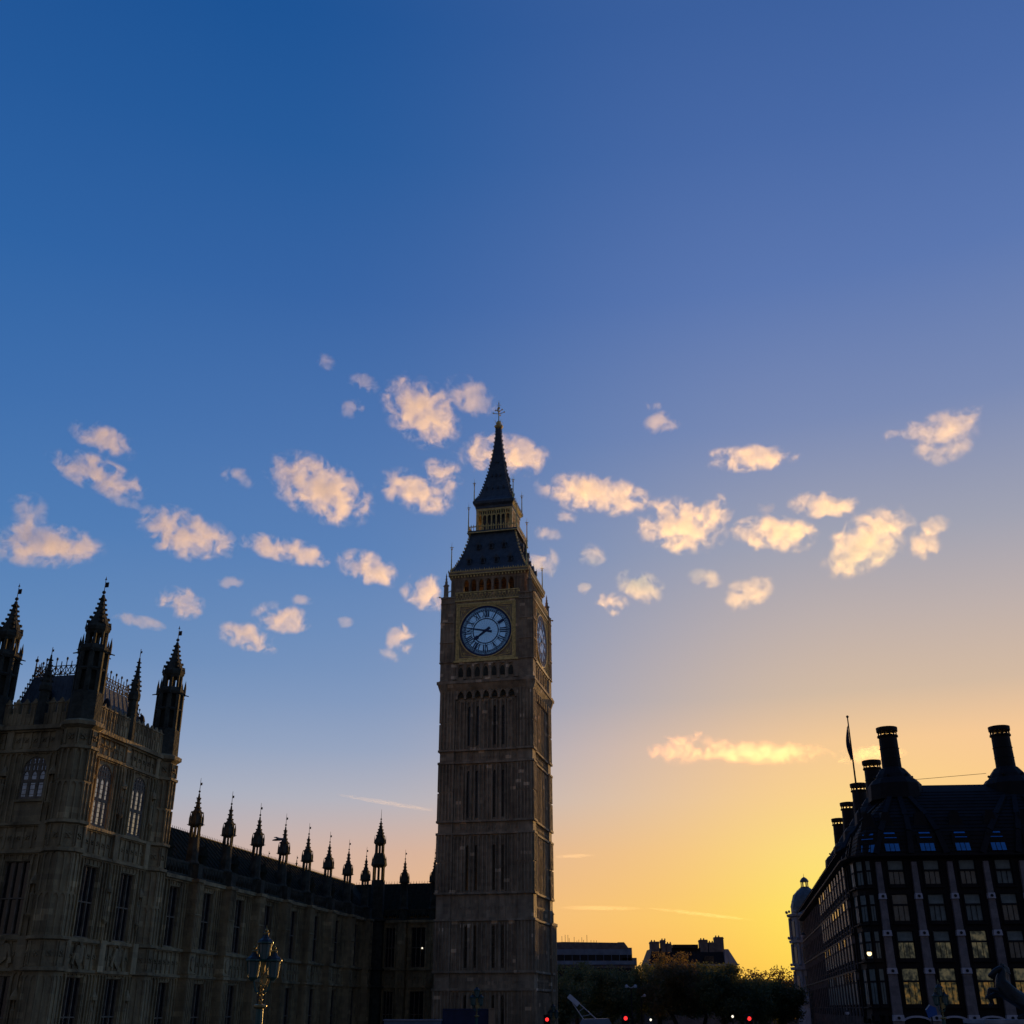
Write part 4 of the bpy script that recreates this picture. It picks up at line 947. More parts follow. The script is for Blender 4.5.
# dormers
df = MB(); df.box(-.95, .95, -.1, 1.3, 0, 2.15); df.ext([(-1.1, 2.15), (-.35, 4.6), (.35, 4.6), (1.1, 2.15)], .95, 1.9)
dfm = df.mesh('dormer', M['bronze'])
dp = MB(); dp.add([(-.72, -.42, .35), (.72, -.42, .35), (.72, -.12, 1.15), (-.72, -.12, 1.15), (-.72, -.3, .3), (.72, -.3, .3), (.72, 0, 1.1), (-.72, 0, 1.1)], [(0, 1, 2, 3), (4, 7, 6, 5), (0, 4, 5, 1), (3, 2, 6, 7), (0, 3, 7, 4), (1, 5, 6, 2)]); dpm = dp.mesh('pane', M['roofglass'])
dq = MB(); dq.add([(-.62, -.16, 1.72), (.62, -.16, 1.72), (.55, .35, 2.35), (-.55, .35, 2.35), (-.62, -.02, 1.6), (.62, -.02, 1.6), (.55, .5, 2.3), (-.55, .5, 2.3)], [(0, 1, 2, 3), (4, 7, 6, 5), (0, 4, 5, 1), (3, 2, 6, 7), (0, 3, 7, 4), (1, 5, 6, 2)]); dqm = dq.mesh('skylight', M['roofglass'])
db = MB(); 
for x in (-.25, .25): db.tube((x, -.44, .33), (x, -.13, 1.17), .035, n=4)
dbm = db.mesh('glazing_bar', M['black'])
for k in range(9):
    d_ = link(dfm, 'dormer', OB, T((1.82+k*3.63, .55, 21.7))); link(dpm, 'pane', d_); link(dqm, 'skylight', d_); link(dbm, 'glazing_bar', d_)
mid = (B+P2)/2
d_ = link(dfm, 'dormer', OB, T((P1.x+.9, P1.y+.6, 21.6)) @ RZ(-R(28))); link(dpm, 'pane', d_); link(dqm, 'skylight', d_); link(dbm, 'glazing_bar', d_)
# flagpole
fx = Wc(857, 817, 126.5); fp = thing('flagpole', 'thin flagpole with a limp furled flag on the office roof', 'flagpole', (fx[0]+.35, fx[1], -.1), 0)
MB().tube((0, 0, 25.0), (0, 0, 38.0), .13, .07, 8).ball((0, 0, 38.05), .16).obj('pole', M['black'], fp)
fl = MB(); prev = None
vs = []; N = 10
for i in range(N+1):
    z = 37.0-i*.38; t = i/N; wd = .12+.5*math.sin(math.pi*min(1, t*1.05))*(.6+.4*t)
    for j in range(5): u = j/4; vs.append((-.08-wd*u, .16*math.sin(u*9+i*.4), z-.25*u))
fl.add(vs, [(i*5+j, i*5+j+1, (i+1)*5+j+1, (i+1)*5+j) for i in range(N) for j in range(4)])
fo = fl.obj('flag', M['navy'], fp); fo.modifiers.new('thick', 'SOLIDIFY').thickness = .03
# wire strung between the two front chimneys
wv = MB(); a = Vector((c0[0]+2.5, c0[1], 30.9)); b = Vector((c1[0]-2.4, c1[1], 31.5)); wv.tube(a, b, .03, n=4); tag(wv.obj('cable', M['black']), 'thin cable strung above the office ridge between the two front chimneys', 'cable')

# ------------------------------------------------------------------ domed corner building beyond
DB = thing('domed_building', 'pale stone corner building with a leaden dome beyond the office block', 'building', (62.6, 247, 0), -R(10))
d = MB(); d.rings(0, 0, [(GZ, 3.9), (24.4, 3.7), (24.6, 4.3), (25.0, 4.4), (25.2, 3.6)], 20)
for z, p_ in ((8, .5), (14.4, .75), (19.6, .5)): d.rings(0, 0, [(z-.3, 3.75), (z-.2, 3.8+p_), (z+.3, 3.9+p_), (z+.35, 3.75)], 20)
for i in range(10):
    a = i*math.pi/5+.2; x, y = 3.95*math.cos(a), 3.95*math.sin(a)
    for (z0, z1) in ((15, 19.2), (20, 24.3), (8.6, 14)): d.tube((x, y, z0), (x, y, z1), .32, .27, 8)
for (z) in (14.9, 20.1, 25.2):
    for i in range(5): a = math.pi+i*math.pi/8-.3; x, y = 4.4*math.cos(a), 4.4*math.sin(a); d.ball((x, y, z+.3), .28)
d.box(2, 34, -2.2, 24, GZ, 24.2); d.box(1.5, 34.3, -2.7, 24.5, 24.2, 24.9); d.obj('wall', M['fstone'], DB)
dr = MB(); dr.rings(0, 0, [(25.2, 3.35), (26.5, 3.35), (27.7, 3.1), (28.8, 2.6), (29.8, 1.8), (30.4, 1.0)], 20)
for i in range(10): a = i*math.pi/5; dr.tube((3.35*math.cos(a), 3.35*math.sin(a), 26.5), (2.6*math.cos(a), 2.6*math.sin(a), 28.85), .1, n=4); dr.tube((2.6*math.cos(a), 2.6*math.sin(a), 28.85), (1.0*math.cos(a), 1.0*math.sin(a), 30.4), .1, .06, n=4)
dro = dr.obj('dome', M['iron'], DB)
lt = MB(); lt.rings(0, 0, [(30.3, .95), (30.6, .95)], 10)
for i in range(6): a = i*math.pi/3; lt.tube((.68*math.cos(a), .68*math.sin(a), 30.5), (.68*math.cos(a), .68*math.sin(a), 31.7), .11, n=5)
lt.rings(0, 0, [(31.6, .95), (31.9, .9), (32.3, .6), (32.6, .15)], 10); lt.tube((0, 0, 32.5), (0, 0, 33.3), .06, .02); lt.obj('lantern', M['iron'], dro)
wn = MB()
for i in range(10):
    a = (i+.5)*math.pi/5+.2
    for (z0, z1) in ((15.4, 18.6), (20.6, 23.6), (9.2, 13)): wn.M = RZ(a)@T((3.72, 0, 0)); wn.box(0, .1, -.45, .45, z0, z1)
wn.M = I4; split_objs(wn, 'window', M['glass'], DB)

# ------------------------------------------------------------------ two far office buildings above the trees
FB = thing('far_building', 'flat roofed glass fronted building with rooftop masts just right of the clock tower', 'building', (9.0, 300, 0), 0)
f = MB(); f.box(-6, 22, 0, 25, GZ, 16.8); f.box(-6, 21.5, .4, 25, 16.8, 21.0); f.ext([(-6, 21), (19.4, 21), (19.0, 22.2), (4, 22.4), (-6, 21.9)], 1, 24); f.box(19, 22.6, .2, 24, 16.8, 18.6); f.ext([(17.0, 21), (20.6, 21), (19.6, 22.3), (18.0, 22.3)], .5, 10)
f.obj('wall', M['brick'], FB)
f = MB(); f.box(-6, 21.4, .1, .4, 19.3, 20.6); f.box(-6, 22.5, -.2, 0, 17.0, 17.9)
for i in range(14): f.box(-5.8+i*2, -5.7+i*2, -.05, .1, 17.9, 20.6)
f.obj('cladding_band', M['dglass'], FB)
f = MB(); f.box(-6, 21.4, .2, .39, 17.9, 19.3); f.box(-6, 21.8, -.08, 0, 13.2, 16.2); f.box(-6, 21.8, -.08, 0, 9, 12); split_objs(f, 'window', M['black'], FB)
f = MB(); random.seed(5)
for i in range(13): x = 4+i*.75+random.uniform(-.3, .3); f.tube((x, 8, 22), (x, 8, 22.9+random.uniform(0, 1.7)), .07, n=4)
f.tube((-2.6, 8, 22), (-1.6, 8, 23.1), .1, n=4); f.tube((-1.6, 8, 23.1), (-.2, 8, 23.1), .1, n=4)
split_objs(f, 'roof_mast', M['black'], FB)
FC = thing('mansion_block', 'dark stepped mansion block with chimney stacks behind the middle of the trees', 'building', (38.4, 330, 0), 0)
f = MB(); f.box(0, 24, 0, 20, GZ, 18); f.obj('wall', M['brick'], FC)
f = MB(); f.add([(-.5, -.3, 18), (24.6, -.3, 18), (24.6, 20, 18), (-.5, 20, 18), (1.2, 3, 22.4), (20.6, 3, 22.4), (20.6, 17, 22.4), (1.2, 17, 22.4)], [(0, 3, 2, 1), (4, 5, 6, 7), (0, 1, 5, 4), (1, 2, 6, 5), (2, 3, 7, 6), (3, 0, 4, 7)])
f.box(7, 14, 2, 16, 22.4, 23.3); ro = f.obj('roof', M['bronze'], FC)
for (x0, x1, z) in ((.6, 3.1, 24.1), (3.6, 4.9, 24.5), (5.1, 6.5, 23.6), (14.6, 16.8, 24.6), (17.0, 19.0, 23.9), (18.9, 21.3, 25.3)):
    c = MB(); c.box(x0, x1, 2.2, 5, 19, z); c.box(x0-.12, x1+.12, 2.1, 5.1, z-.5, z-.3)
    for i in range(2): c.rings(x0+.5+i*.8, 3.4, [(z, .22), (z+.45, .18)], 6)
    c.obj('chimney', M['brick'], ro)
f = MB()
for i in range(6):
    for z in (14.4, 10.6): f.box(1.4+i*3.8, 3.0+i*3.8, -.06, .1, z, z+2.2)
f.box(15.2, 17.8, -.05, .8, 18.4, 20.2); split_objs(f, 'window', M['glass'], FC)
f = MB(); f.box(-.4, 24.5, -.5, 0, 17.7, 18.1); f.ext([(20.8, 18.1), (24.4, 18.1), (22.0, 22.0), (21.0, 22.0)], -.2, 1.5); f.obj('gable', M['fstone'], FC)
FD = thing('added_low_terrace', 'low dark terrace added to close the bright gap between the two far buildings', 'building', (14, 352, 0), 0)  # added to block the bright sky showing under the crowns
f = MB(); f.box(0, 75, 0, 12, GZ, 12.0); f.obj('wall', M['brick'], FD); f = MB(); f.ext([(-.5, 12), (75.5, 12), (73, 14.2), (2, 14.2)], .5, 11.5); f.obj('roof', M['black'], FD)
for i in range(18):
    for z in (4.5, 8.2): f = MB(); f.box(1.5+i*4.1, 3.0+i*4.1, -.05, .1, z, z+2); f.obj('window', M['glass'], FD)
# ------------------------------------------------------------------ clouds: each a soft body of vapour far off
def unproj(px, py, D):
    u = (px-512)/1098; v = (512-py)/1098
    c, s = math.cos(PITCH), math.sin(PITCH)
    d = Vector((u, c-v*s, s+v*c)).normalized()
    return Vector((0, 0, EYE))+d*D
def cloud_material(name, dens, nscale, thr, gain, col=(1, 1, 1), distort=0.4):
    m = bpy.data.materials.new(name); m.use_nodes = True; nt = m.node_tree; nt.nodes.clear()
    t = nn(nt, 'ShaderNodeTexCoord'); g = nn(nt, 'ShaderNodeNewGeometry')
    ln = nn(nt, 'ShaderNodeVectorMath', operation='LENGTH'); nt.links.new(t.outputs['Object'], ln.inputs[0])
    no = nn(nt, 'ShaderNodeTexNoise'); no.inputs['Scale'].default_value = nscale; no.inputs['Detail'].default_value = 7; no.inputs['Roughness'].default_value = 0.62
    no.inputs['Distortion'].default_value = distort
    nt.links.new(g.outputs['Position'], no.inputs['Vector'])
    body = mth(nt, 'ADD', mth(nt, 'MULTIPLY', mth(nt, 'SUBTRACT', 1.0, ln.outputs['Value']), 1.25),
               mth(nt, 'MULTIPLY', mth(nt, 'SUBTRACT', no.outputs[0], 0.5), 6.0))
    d = mth(nt, 'MULTIPLY', mth(nt, 'MULTIPLY', mth(nt, 'SUBTRACT', body, thr), gain, clamp=True), dens)
    d = mth(nt, 'MULTIPLY', d, mth(nt, 'MULTIPLY', mth(nt, 'SUBTRACT', 1.0, ln.outputs['Value']), 4.0, clamp=True))
    vs = nn(nt, 'ShaderNodeVolumeScatter'); vs.inputs['Color'].default_value = tuple(col)+(1,); vs.inputs['Anisotropy'].default_value = 0.6
    nt.links.new(d, vs.inputs['Density'])
    o = nn(nt, 'ShaderNodeOutputMaterial'); nt.links.new(vs.outputs[0], o.inputs['Volume'])
    m.volume_intersection_method = 'ACCURATE' if hasattr(m, 'volume_intersection_method') else None
    return m
CM = {'d': cloud_material('cloud_dense', 0.0155, 0.024, 0.40, 1.8, (1, 0.975, 0.88)),
      'w': cloud_material('cloud_wisp', 0.008, 0.024, 0.34, 1.8),
      'l': cloud_material('cloud_low', 0.0045, 0.013, 0.42, 1.6, (1, 0.62, 0.40))}
for m in CM.values(): m.cycles.volume_step_rate = 0.25
# px, py, width, height, tilt (deg, + = right end lower), kind, label
CL = [
 (105,440,66,30,14,'d','small puffy cloud, the upper one of a pair above the left end of the row'),
 (98,474,92,34,14,'d','flat cloud just below the small upper left puff'),
 (42,545,106,44,-4,'d','ragged cloud at the left edge of the picture'),
 (28,514,40,38,40,'w','thin tuft rising from the ragged cloud at the left edge'),
 (186,534,96,48,12,'d','broad plump cloud above the tall middle turret of the corner tower'),
 (320,489,112,60,22,'d','large plump cloud left of the spire at the height of its base'),
 (287,550,100,26,8,'d','long narrow cloud under the large plump cloud'),
 (369,568,68,34,16,'d','egg shaped cloud at the right end of the long narrow cloud'),
 (181,602,46,34,10,'d','single small cloud over the rear turret of the corner tower'),
 (249,638,62,28,12,'d','lower cloud of the pair above the wing pinnacles'),
 (282,618,62,30,8,'d','upper cloud of the pair above the wing pinnacles'),
 (402,640,32,36,-50,'d','small ragged cloud left of the clock face'),
 (388,655,28,16,20,'w','faint scrap of cloud below the small ragged cloud by the clock'),
 (426,592,52,38,14,'d','cloud half hidden by the left side of the belfry'),
 (420,411,90,62,38,'d','highest large cloud, up and left of the spire tip'),
 (364,383,34,20,10,'w','little wisp left of the highest large cloud'),
 (472,397,60,36,30,'w','thin veil of cloud left of the spire finial'),
 (502,455,96,44,6,'d','bright cloud directly behind the spire'),
 (416,492,84,42,16,'d','cloud with a hooked left end to the left of the spire'),
 (443,474,46,34,8,'d','upper lobe of cloud between the hooked cloud and the spire'),
 (596,494,118,42,10,'d','long cloud starting right beside the belfry roof'),
 (680,526,90,56,12,'d','biggest cloud of the group right of the tower'),
 (716,512,38,32,-40,'d','bright knob at the upper right of the biggest cloud'),
 (640,586,50,36,22,'d','oval cloud below the biggest cloud'),
 (612,604,34,24,8,'d','small round cloud lower left of the oval cloud'),
 (593,556,26,34,50,'w','thin curl of cloud between belfry and oval cloud'),
 (584,587,18,18,0,'w','tiny round scrap beside the lantern stage'),
 (543,563,34,34,0,'w','small cloud peeping out right of the roof edge'),
 (546,534,34,16,10,'w','thin streak of cloud right of the lantern stage'),
 (750,458,92,28,4,'d','lens shaped cloud high on the right of the spire'),
 (776,534,86,38,8,'d','wide lumpy cloud right of the biggest cloud'),
 (767,508,24,14,8,'w','crumb of cloud on top of the wide lumpy cloud'),
 (824,505,66,28,8,'d','flat cloud above the gap between two larger ones'),
 (868,542,94,54,-28,'d','rippled slanting cloud over the dark office block'),
 (925,544,30,34,0,'d','small cloud at the right end of the row'),
 (932,526,34,20,-5,'w','wisp on top of the small cloud at the right end'),
 (945,437,66,48,-18,'w','ragged open cloud far up at the right'),
 (905,432,40,18,-8,'w','faint wisp left of the ragged open cloud'),
 (662,423,38,24,-8,'w','faint tuft high between spire and right hand clouds'),
 (652,406,24,13,0,'w','smallest tuft above the faint tuft'),
 (748,592,52,34,-24,'w','dim ragged cloud low under the wide lumpy cloud'),
 (142,622,56,14,8,'w','faint streak below the broad plump cloud'),
 (238,477,36,20,18,'w','pale scrap left of the large plump cloud'),
 (327,362,24,16,20,'w','pale scrap highest of all above the large plump cloud'),
 (706,578,40,20,10,'w','faint scrap of cloud under the right half of the biggest cloud'),
 (566,517,30,14,20,'w','thin shred under the long cloud beside the belfry roof'),
 (120,500,40,14,14,'w','thin shred under the flat cloud at the upper left'),
 (352,408,20,26,60,'w','thin vertical shred left of the highest large cloud'),
 (965,418,40,18,-20,'w','faint wisp right of the ragged open cloud'),
 (300,600,30,12,0,'w','thin veil above the pair over the wing pinnacles'),
 (345,622,18,12,0,'w','tiny scrap right of the pair over the wing pinnacles'),
 (230,581,26,16,0,'w','pale scrap beside the single small cloud'),
]
ico = bmesh.new(); bmesh.ops.create_icosphere(ico, subdivisions=3, radius=1.0)
cmesh = {}
for k in CM:
    me = bpy.data.meshes.new('cloud'); ico.to_mesh(me); me.materials.append(CM[k]); cmesh[k] = me
ico.free()
def add_cloud(px, py, w, h, tilt, kind, label, D, gs=1.16, depth=None):
    o = bpy.data.objects.new('cloud', cmesh[kind]); COL.objects.link(o)
    p = unproj(px, py, D); o.location = p
    view = (p-Vector((0, 0, EYE))).normalized()
    right = Vector((view.y, -view.x, 0)).normalized(); up = right.cross(view)
    t = R(-tilt); r2 = right*math.cos(t)+up*math.sin(t); u2 = up*math.cos(t)-right*math.sin(t)
    m = Matrix((r2, -view, u2)).transposed()
    if m.determinant() < 0: m = Matrix((r2, view, u2)).transposed()
    o.rotation_euler = m.to_euler()
    k = D/1098*0.95/2*gs
    dp = depth or (w+h)/2*0.8
    o.scale = (w*k, dp*k, h*k)
    o['label'] = label; o['category'] = 'cloud'; o['group'] = 'clouds lit orange from below' if kind != 'l' else 'low orange clouds'
    return o
for (px, py, w, h, tl, k, lab) in CL:
    add_cloud(px, py, w, h, tl, k, lab, 3000+random.uniform(-100, 100))
add_cloud(684,748,70,30,-6,'l','left lump of the low orange cloud bank above the far roofs',6000)
add_cloud(756,752,140,24,4,'l','long low orange cloud bank between tower and office block',6000)
add_cloud(868,755,70,18,0,'l','low orange streak of cloud behind the flagpole',6000)
# ------------------------------------------------------------------ trees along the square
def leaf_mat(name, base, tr):
    m = bpy.data.materials.new(name); m.use_nodes = True; nt = m.node_tree; b = nt.nodes['Principled BSDF']
    g_ = nn(nt, 'ShaderNodeNewGeometry'); col = ramp(nt, g_.outputs['Random Per Island'], [(0, tuple(c*.6 for c in base)+(1,)), (1, tuple(c*1.35 for c in base)+(1,))])
    nt.links.new(col, b.inputs['Base Color']); b.inputs['Roughness'].default_value = .7
    t_ = nn(nt, 'ShaderNodeBsdfTranslucent'); t_.inputs[0].default_value = tuple(tr)+(1,)
    mx = nn(nt, 'ShaderNodeMixShader'); mx.inputs[0].default_value = .35; o = nt.nodes['Material Output']
    nt.links.new(b.outputs[0], mx.inputs[1]); nt.links.new(t_.outputs[0], mx.inputs[2]); nt.links.new(mx.outputs[0], o.inputs[0]); return m
M['leaf'] = leaf_mat('spring_leaves', (0.10, 0.13, 0.045), (0.13, 0.14, 0.04))
M['leaf2'] = leaf_mat('russet_leaves', (0.10, 0.085, 0.03), (0.26, 0.18, 0.05))
def tree(loc, H, Rr, label, seed, nclump=70, nleaf=75, mat='leaf', size=.34, spread=1.5):
    rnd = random.Random(seed); t = thing('plane_tree', label, 'tree', loc, 0, 'plane trees in front of the far buildings')
    tk = MB(); tips = []
    def limb(p, d, L, r, lv):
        segs = 3; q = p
        for i in range(segs):
            d = (d+Vector((rnd.uniform(-.22, .22), rnd.uniform(-.22, .22), rnd.uniform(-.05, .15)))).normalized()
            n_ = q+d*L/segs; tk.tube(q, n_, r*(1-.25*i/segs), r*(1-.25*(i+1)/segs), 5 if lv > 1 else 7); q = n_
            if lv >= 2: tips.append(q)
        if lv < 4:
            for k in range(3 if lv < 3 else 2):
                a = rnd.uniform(0, 6.28); u = Vector((math.cos(a), math.sin(a), rnd.uniform(.15, .9))).normalized()
                limb(q, (d*.7+u).normalized(), L*rnd.uniform(.55, .75), r*.6, lv+1)
        else: tips.append(q)
    limb(Vector((0, 0, 0)), Vector((0, 0, 1)), H*.3, .38, 0)
    tk.obj('trunk', M['bark'], t)
    # crown: leaf sized faces gathered in clumps through an uneven volume
    cl = []
    while len(cl) < nclump:
        p = Vector((rnd.gauss(0, .5), rnd.gauss(0, .5), rnd.gauss(0, .45)))
        if p.length > 1.05: continue
        cl.append(Vector((p.x*Rr, p.y*Rr, H*.62+p.z*H*.40)))
    cl += [Vector(tp) for tp in rnd.sample(tips, min(len(tips), nclump//2))]
    vs = []; fs = []
    for c in cl:
        cr_ = rnd.uniform(.5, 1.0)*spread
        for i in range(nleaf):
            v = Vector((rnd.gauss(0, .5), rnd.gauss(0, .5), rnd.gauss(0, .4)))*cr_; p = c+v
            if p.z > H or p.z < H*.2: continue
            a = Vector((rnd.gauss(0, 1), rnd.gauss(0, 1), rnd.gauss(0, 1))).normalized(); b = a.orthogonal().normalized(); s = size*rnd.uniform(.5, 1.15)
            n_ = len(vs); vs += [p, p+a*s+b*s*.45, p+a*s*1.7, p+a*s-b*s*.45]; fs.append((n_, n_+1, n_+2, n_+3))
    me = bpy.data.meshes.new('crown'); me.from_pydata([tuple(v) for v in vs], [], fs); me.materials.append(M[mat]); link(me, 'crown', t)
    return t
def gx(px, D): return (px-512)/(1098*(math.cos(PITCH)+.43*math.sin(PITCH)))*D
TR = [(556,178,8.6,4.4,'leaf','tree right against the foot of the clock tower'),(578,196,11.3,5,'leaf','tree in front of the flat roofed far building, left part'),
      (604,186,10.6,4.6,'leaf','tree below the right end of the flat roofed building'),(630,200,10.2,4.5,'leaf','low tree in the dip between the two far buildings'),
      (655,190,11.2,4.6,'leaf','tree hiding the left end of the mansion block'),(676,182,12.4,4.8,'leaf2','tallest tree with russet leaves before the mansion block'),
      (700,196,11.5,4.6,'leaf','tree under the tallest chimney of the mansion block'),(722,180,10.6,4.3,'leaf','tree by the right corner of the mansion block'),
      (742,196,9.3,4.2,'leaf','low dark tree just left of the red signal on the right'),(757,210,9.0,3.8,'leaf','low dark tree behind the red signal on the right'),(778,205,8.9,4.0,'leaf','low dark tree at the foot of the domed building')]
for i, (px, D, H, Rr, mt, lab) in enumerate(TR): tree((gx(px, D), D, GZ), H, Rr, lab, 20+i, 95, 120, mt, .28)
tree((gx(752, 262), 262, GZ), 12.6, 5.5, 'thin leaved tree glowing against the sunset, the left one of two', 61, 60, 26, 'leaf2', .42, 1.9)
tree((gx(781, 255), 255, GZ), 12.4, 5.2, 'thin leaved tree glowing against the sunset beside the domed building', 62, 60, 26, 'leaf2', .42, 1.9)

# ------------------------------------------------------------------ bridge lamps with three lanterns
def lantern_meshes():
    f = MB(); f.rings(0, 0, [(-.08, .06), (0, .17), (.05, .2)], 8)
    for i in range(8): a = i*math.pi/4+math.pi/8; f.tube((.2*math.cos(a), .2*math.sin(a), .04), (.27*math.cos(a), .27*math.sin(a), .62), .018, n=4)
    f.rings(0, 0, [(.6, .27), (.63, .33), (.67, .33), (.69, .28)], 8)
    c = MB(); c.rings(0, 0, [(.68, .31), (.74, .27), (.80, .18), (.90, .11), (.96, .09)], 8)
    fn = MB(); fn.rings(0, 0, [(.95, .1), (1.0, .12), (1.03, .05)], 8); fn.ball((0, 0, 1.1), .07); fn.tube((0, 0, 1.1), (0, 0, 1.3), .03, .01)
    gl = MB(); gl.rings(0, 0, [(.05, .175), (.61, .245)], 8)
    return f.mesh('lantern', M['greenp']), c.mesh('cap', M['lroof']), fn.mesh('lantern_finial', M['darkgilt']), gl.mesh('glass', M['lglass'])
LM = lantern_meshes()
def bridge_lamp():
    t = thing('bridge_lamp', '', 'street lamp', (0, 0, 0), 0, 'three lantern bridge lamps')
    p = MB(); p.rings(0, 0, [(0, .32), (.35, .3), (.4, .22), (.9, .18), (.95, .22), (1.05, .15), (1.75, .14)], 8); p.obj('post', M['greenp'], t)
    c = MB(); c.rings(0, 0, [(1.72, .2), (1.78, .27), (1.84, .27), (1.88, .16)], 8); c.obj('collar', M['darkgilt'], t)
    s = MB()        # barley-twist stem
    for i in range(40):
        z0 = 1.86+i*.03; a0, a1 = i*.55, (i+1)*.55
        for ph in (0, math.pi): s.tube((.06*math.cos(a0+ph), .06*math.sin(a0+ph), z0), (.06*math.cos(a1+ph), .06*math.sin(a1+ph), z0+.03), .032, n=5)
    s.tube((0, 0, 3.0), (0, 0, 3.45), .07, .09, 8); s.obj('twisted_stem', M['darkgilt'], t)
    b = MB()
    for sx in (-1, 1):
        prev = None
        for i in range(11):
            u = i/10; q = (sx*(.08+.30*u), 0, 2.35+.75*u-.35*math.sin(u*math.pi)); 
            if prev: b.tube(prev, q, .035, n=5)
            prev = q
        b.tube((sx*.06, 0, 2.85), (sx*.36, 0, 2.72), .025, n=5)
    b.obj('bracket', M['greenp'], t)
    g_ = MB()
    for i in range(12): a0, a1 = i*math.pi/6, (i+1)*math.pi/6; g_.tube((.17*math.cos(a0)+.1, -.06, 2.72+.2*math.sin(a0)), (.17*math.cos(a1)+.1, -.06, 2.72+.2*math.sin(a1)), .04, n=5)
    g_.ext([(.0, 2.72), (.1, 2.5), (.2, 2.72), (.1, 2.95)], -.09, -.03); g_.obj('gilt_scroll', M['darkgilt'], t)
    for (x, z) in ((-.38, 2.78), (.38, 2.78), (0, 3.42)):
        l = link(LM[0], 'lantern', t, T((x, 0, z))); [link(m_, m_.name.split('.')[0], l) for m_ in LM[1:]]
    return t
proto = bridge_lamp(); first = True
for (px, pyt, D, lab) in ((267, 925, 47, 'nearest and largest three lantern lamp standing before the palace wing'), (477, 983, 118, 'three lantern lamp in front of the foot of the clock tower'),
                     (553, 1001, 155, 'small distant three lantern lamp at the right foot of the clock tower'), (937.5, 979, 100, 'three lantern lamp standing before the office block')):
    o = proto if first else copy_tree(proto); first = False
    p = unproj(px, pyt, 1); k = D/p.y; s = 1.02
    o.location = (p.x*k, D, EYE+(p.z-EYE)*k-4.72*s); o.scale = (s, s, s); o.rotation_euler = (0, 0, R(8)); o['label'] = lab
    zb = o.location.z
    pd = MB(); pd.rings(0, 0, [(-max(.3, (zb-GZ)/s), .42), (-.15, .42), (0, .36), (.02, .3)], 8); pd.obj('pedestal', M['fstone'], o)

# ------------------------------------------------------------------ traffic signals
def signal():
    t = thing('traffic_light', '', 'traffic light', (0, 0, 0), 0, 'traffic lights showing red')
    MB().tube((0, 0, 0), (0, 0, 3.9), .06, n=8).obj('post', M['black'], t)
    h = MB(); h.box(-.17, .17, -.1, .16, 2.75, 3.75); h.box(-.24, .24, .0, .03, 2.62, 3.88); ho = h.obj('signal_head', M['black'], t)
    for i, (z, m_) in enumerate(((3.56, 'redl'), (3.25, 'black'), (2.94, 'black'))):
        l = MB(Matrix.Rotation(R(90), 4, 'X')); l.rings(0, z, [(.1, .13), (.16, .12), (.2, .05)], 14); l.obj('red_lens' if i == 0 else 'dark_lens', M[m_], ho)
        v = MB()
        for k in range(7): a0, a1 = math.pi*k/7, math.pi*(k+1)/7; v.add([(.15*math.cos(a0), -.1, z+.15*math.sin(a0)), (.15*math.cos(a1), -.1, z+.15*math.sin(a1)), (.15*math.cos(a1), -.32, z+.15*math.sin(a1)), (.15*math.cos(a0), -.32, z+.15*math.sin(a0)), (.165*math.cos(a0), -.1, z+.165*math.sin(a0)), (.165*math.cos(a1), -.1, z+.165*math.sin(a1)), (.165*math.cos(a1), -.32, z+.165*math.sin(a1)), (.165*math.cos(a0), -.32, z+.165*math.sin(a0))], [(0, 1, 2, 3), (7, 6, 5, 4), (3, 2, 6, 7), (0, 4, 5, 1)])
        v.obj('visor', M['black'], ho)
    return t
sg = signal(); first = True
for (px, py, D, lab) in ((547, 1019.5, 128, 'red traffic light at the right foot of the clock tower'), (625.5, 1018.3, 120, 'red traffic light in front of the trees at centre'), (749, 1018.6, 118, 'red traffic light left of the domed building')):
    o = sg if first else copy_tree(sg); first = False
    p = unproj(px, py, 1); k = D/p.y; s = 1.45; o.location = (p.x*k, D, EYE+(p.z-EYE)*k-3.56*s); o.scale = (s, s, s); o['label'] = lab
# ------------------------------------------------------------------ plain street lamps receding into the square
def column(px, py, D, lab, arms):
    p = unproj(px, py, 1); k = D/p.y; zt = EYE+(p.z-EYE)*k; t = thing('street_lamp', lab, 'street lamp', (p.x*k, D, GZ), 0, 'slim street lamps before the trees')
    h = zt-GZ; MB().tube((0, 0, 0), (0, 0, h), .11, .07, 6).obj('post', M['black'], t)
    hd = MB()
    for sx in arms: hd.tube((0, 0, h), (sx*.5, 0, h+.25), .05, n=4); hd.rings(sx*.55, 0, [(h+.05, .22), (h+.3, .2), (h+.4, .06)], 8)
    hd.obj('lamp_head', M['white'], t)
column(631, 988, 150, 'tallest slim double headed street lamp before the trees', (-1, 1)); column(641, 997, 180, 'second slim street lamp to the right of the tallest one', (1,))
column(650, 1003, 215, 'third slim street lamp, right of the second', (1,)); column(661, 1009, 240, 'farthest and shortest slim street lamp before the trees', (-1, 1))
for (px, py, D, m_, r, lab) in ((650.7, 1019.8, 150, 'lampw', .14, 'small white globe light low before the trees'), (732.6, 1016.5, 160, 'lampw', .16, 'small white globe light left of the right hand signal')):
    p = unproj(px, py, 1); k = D/p.y; t = thing('globe_light', lab, 'lamp', (p.x*k, D, GZ), 0); z = EYE+(p.z-EYE)*k-GZ
    MB().tube((0, 0, 0), (0, 0, z-r), .05, n=6).obj('post', M['black'], t); b = MB(); b.ball((0, 0, z), r); b.obj('globe', M[m_], t)
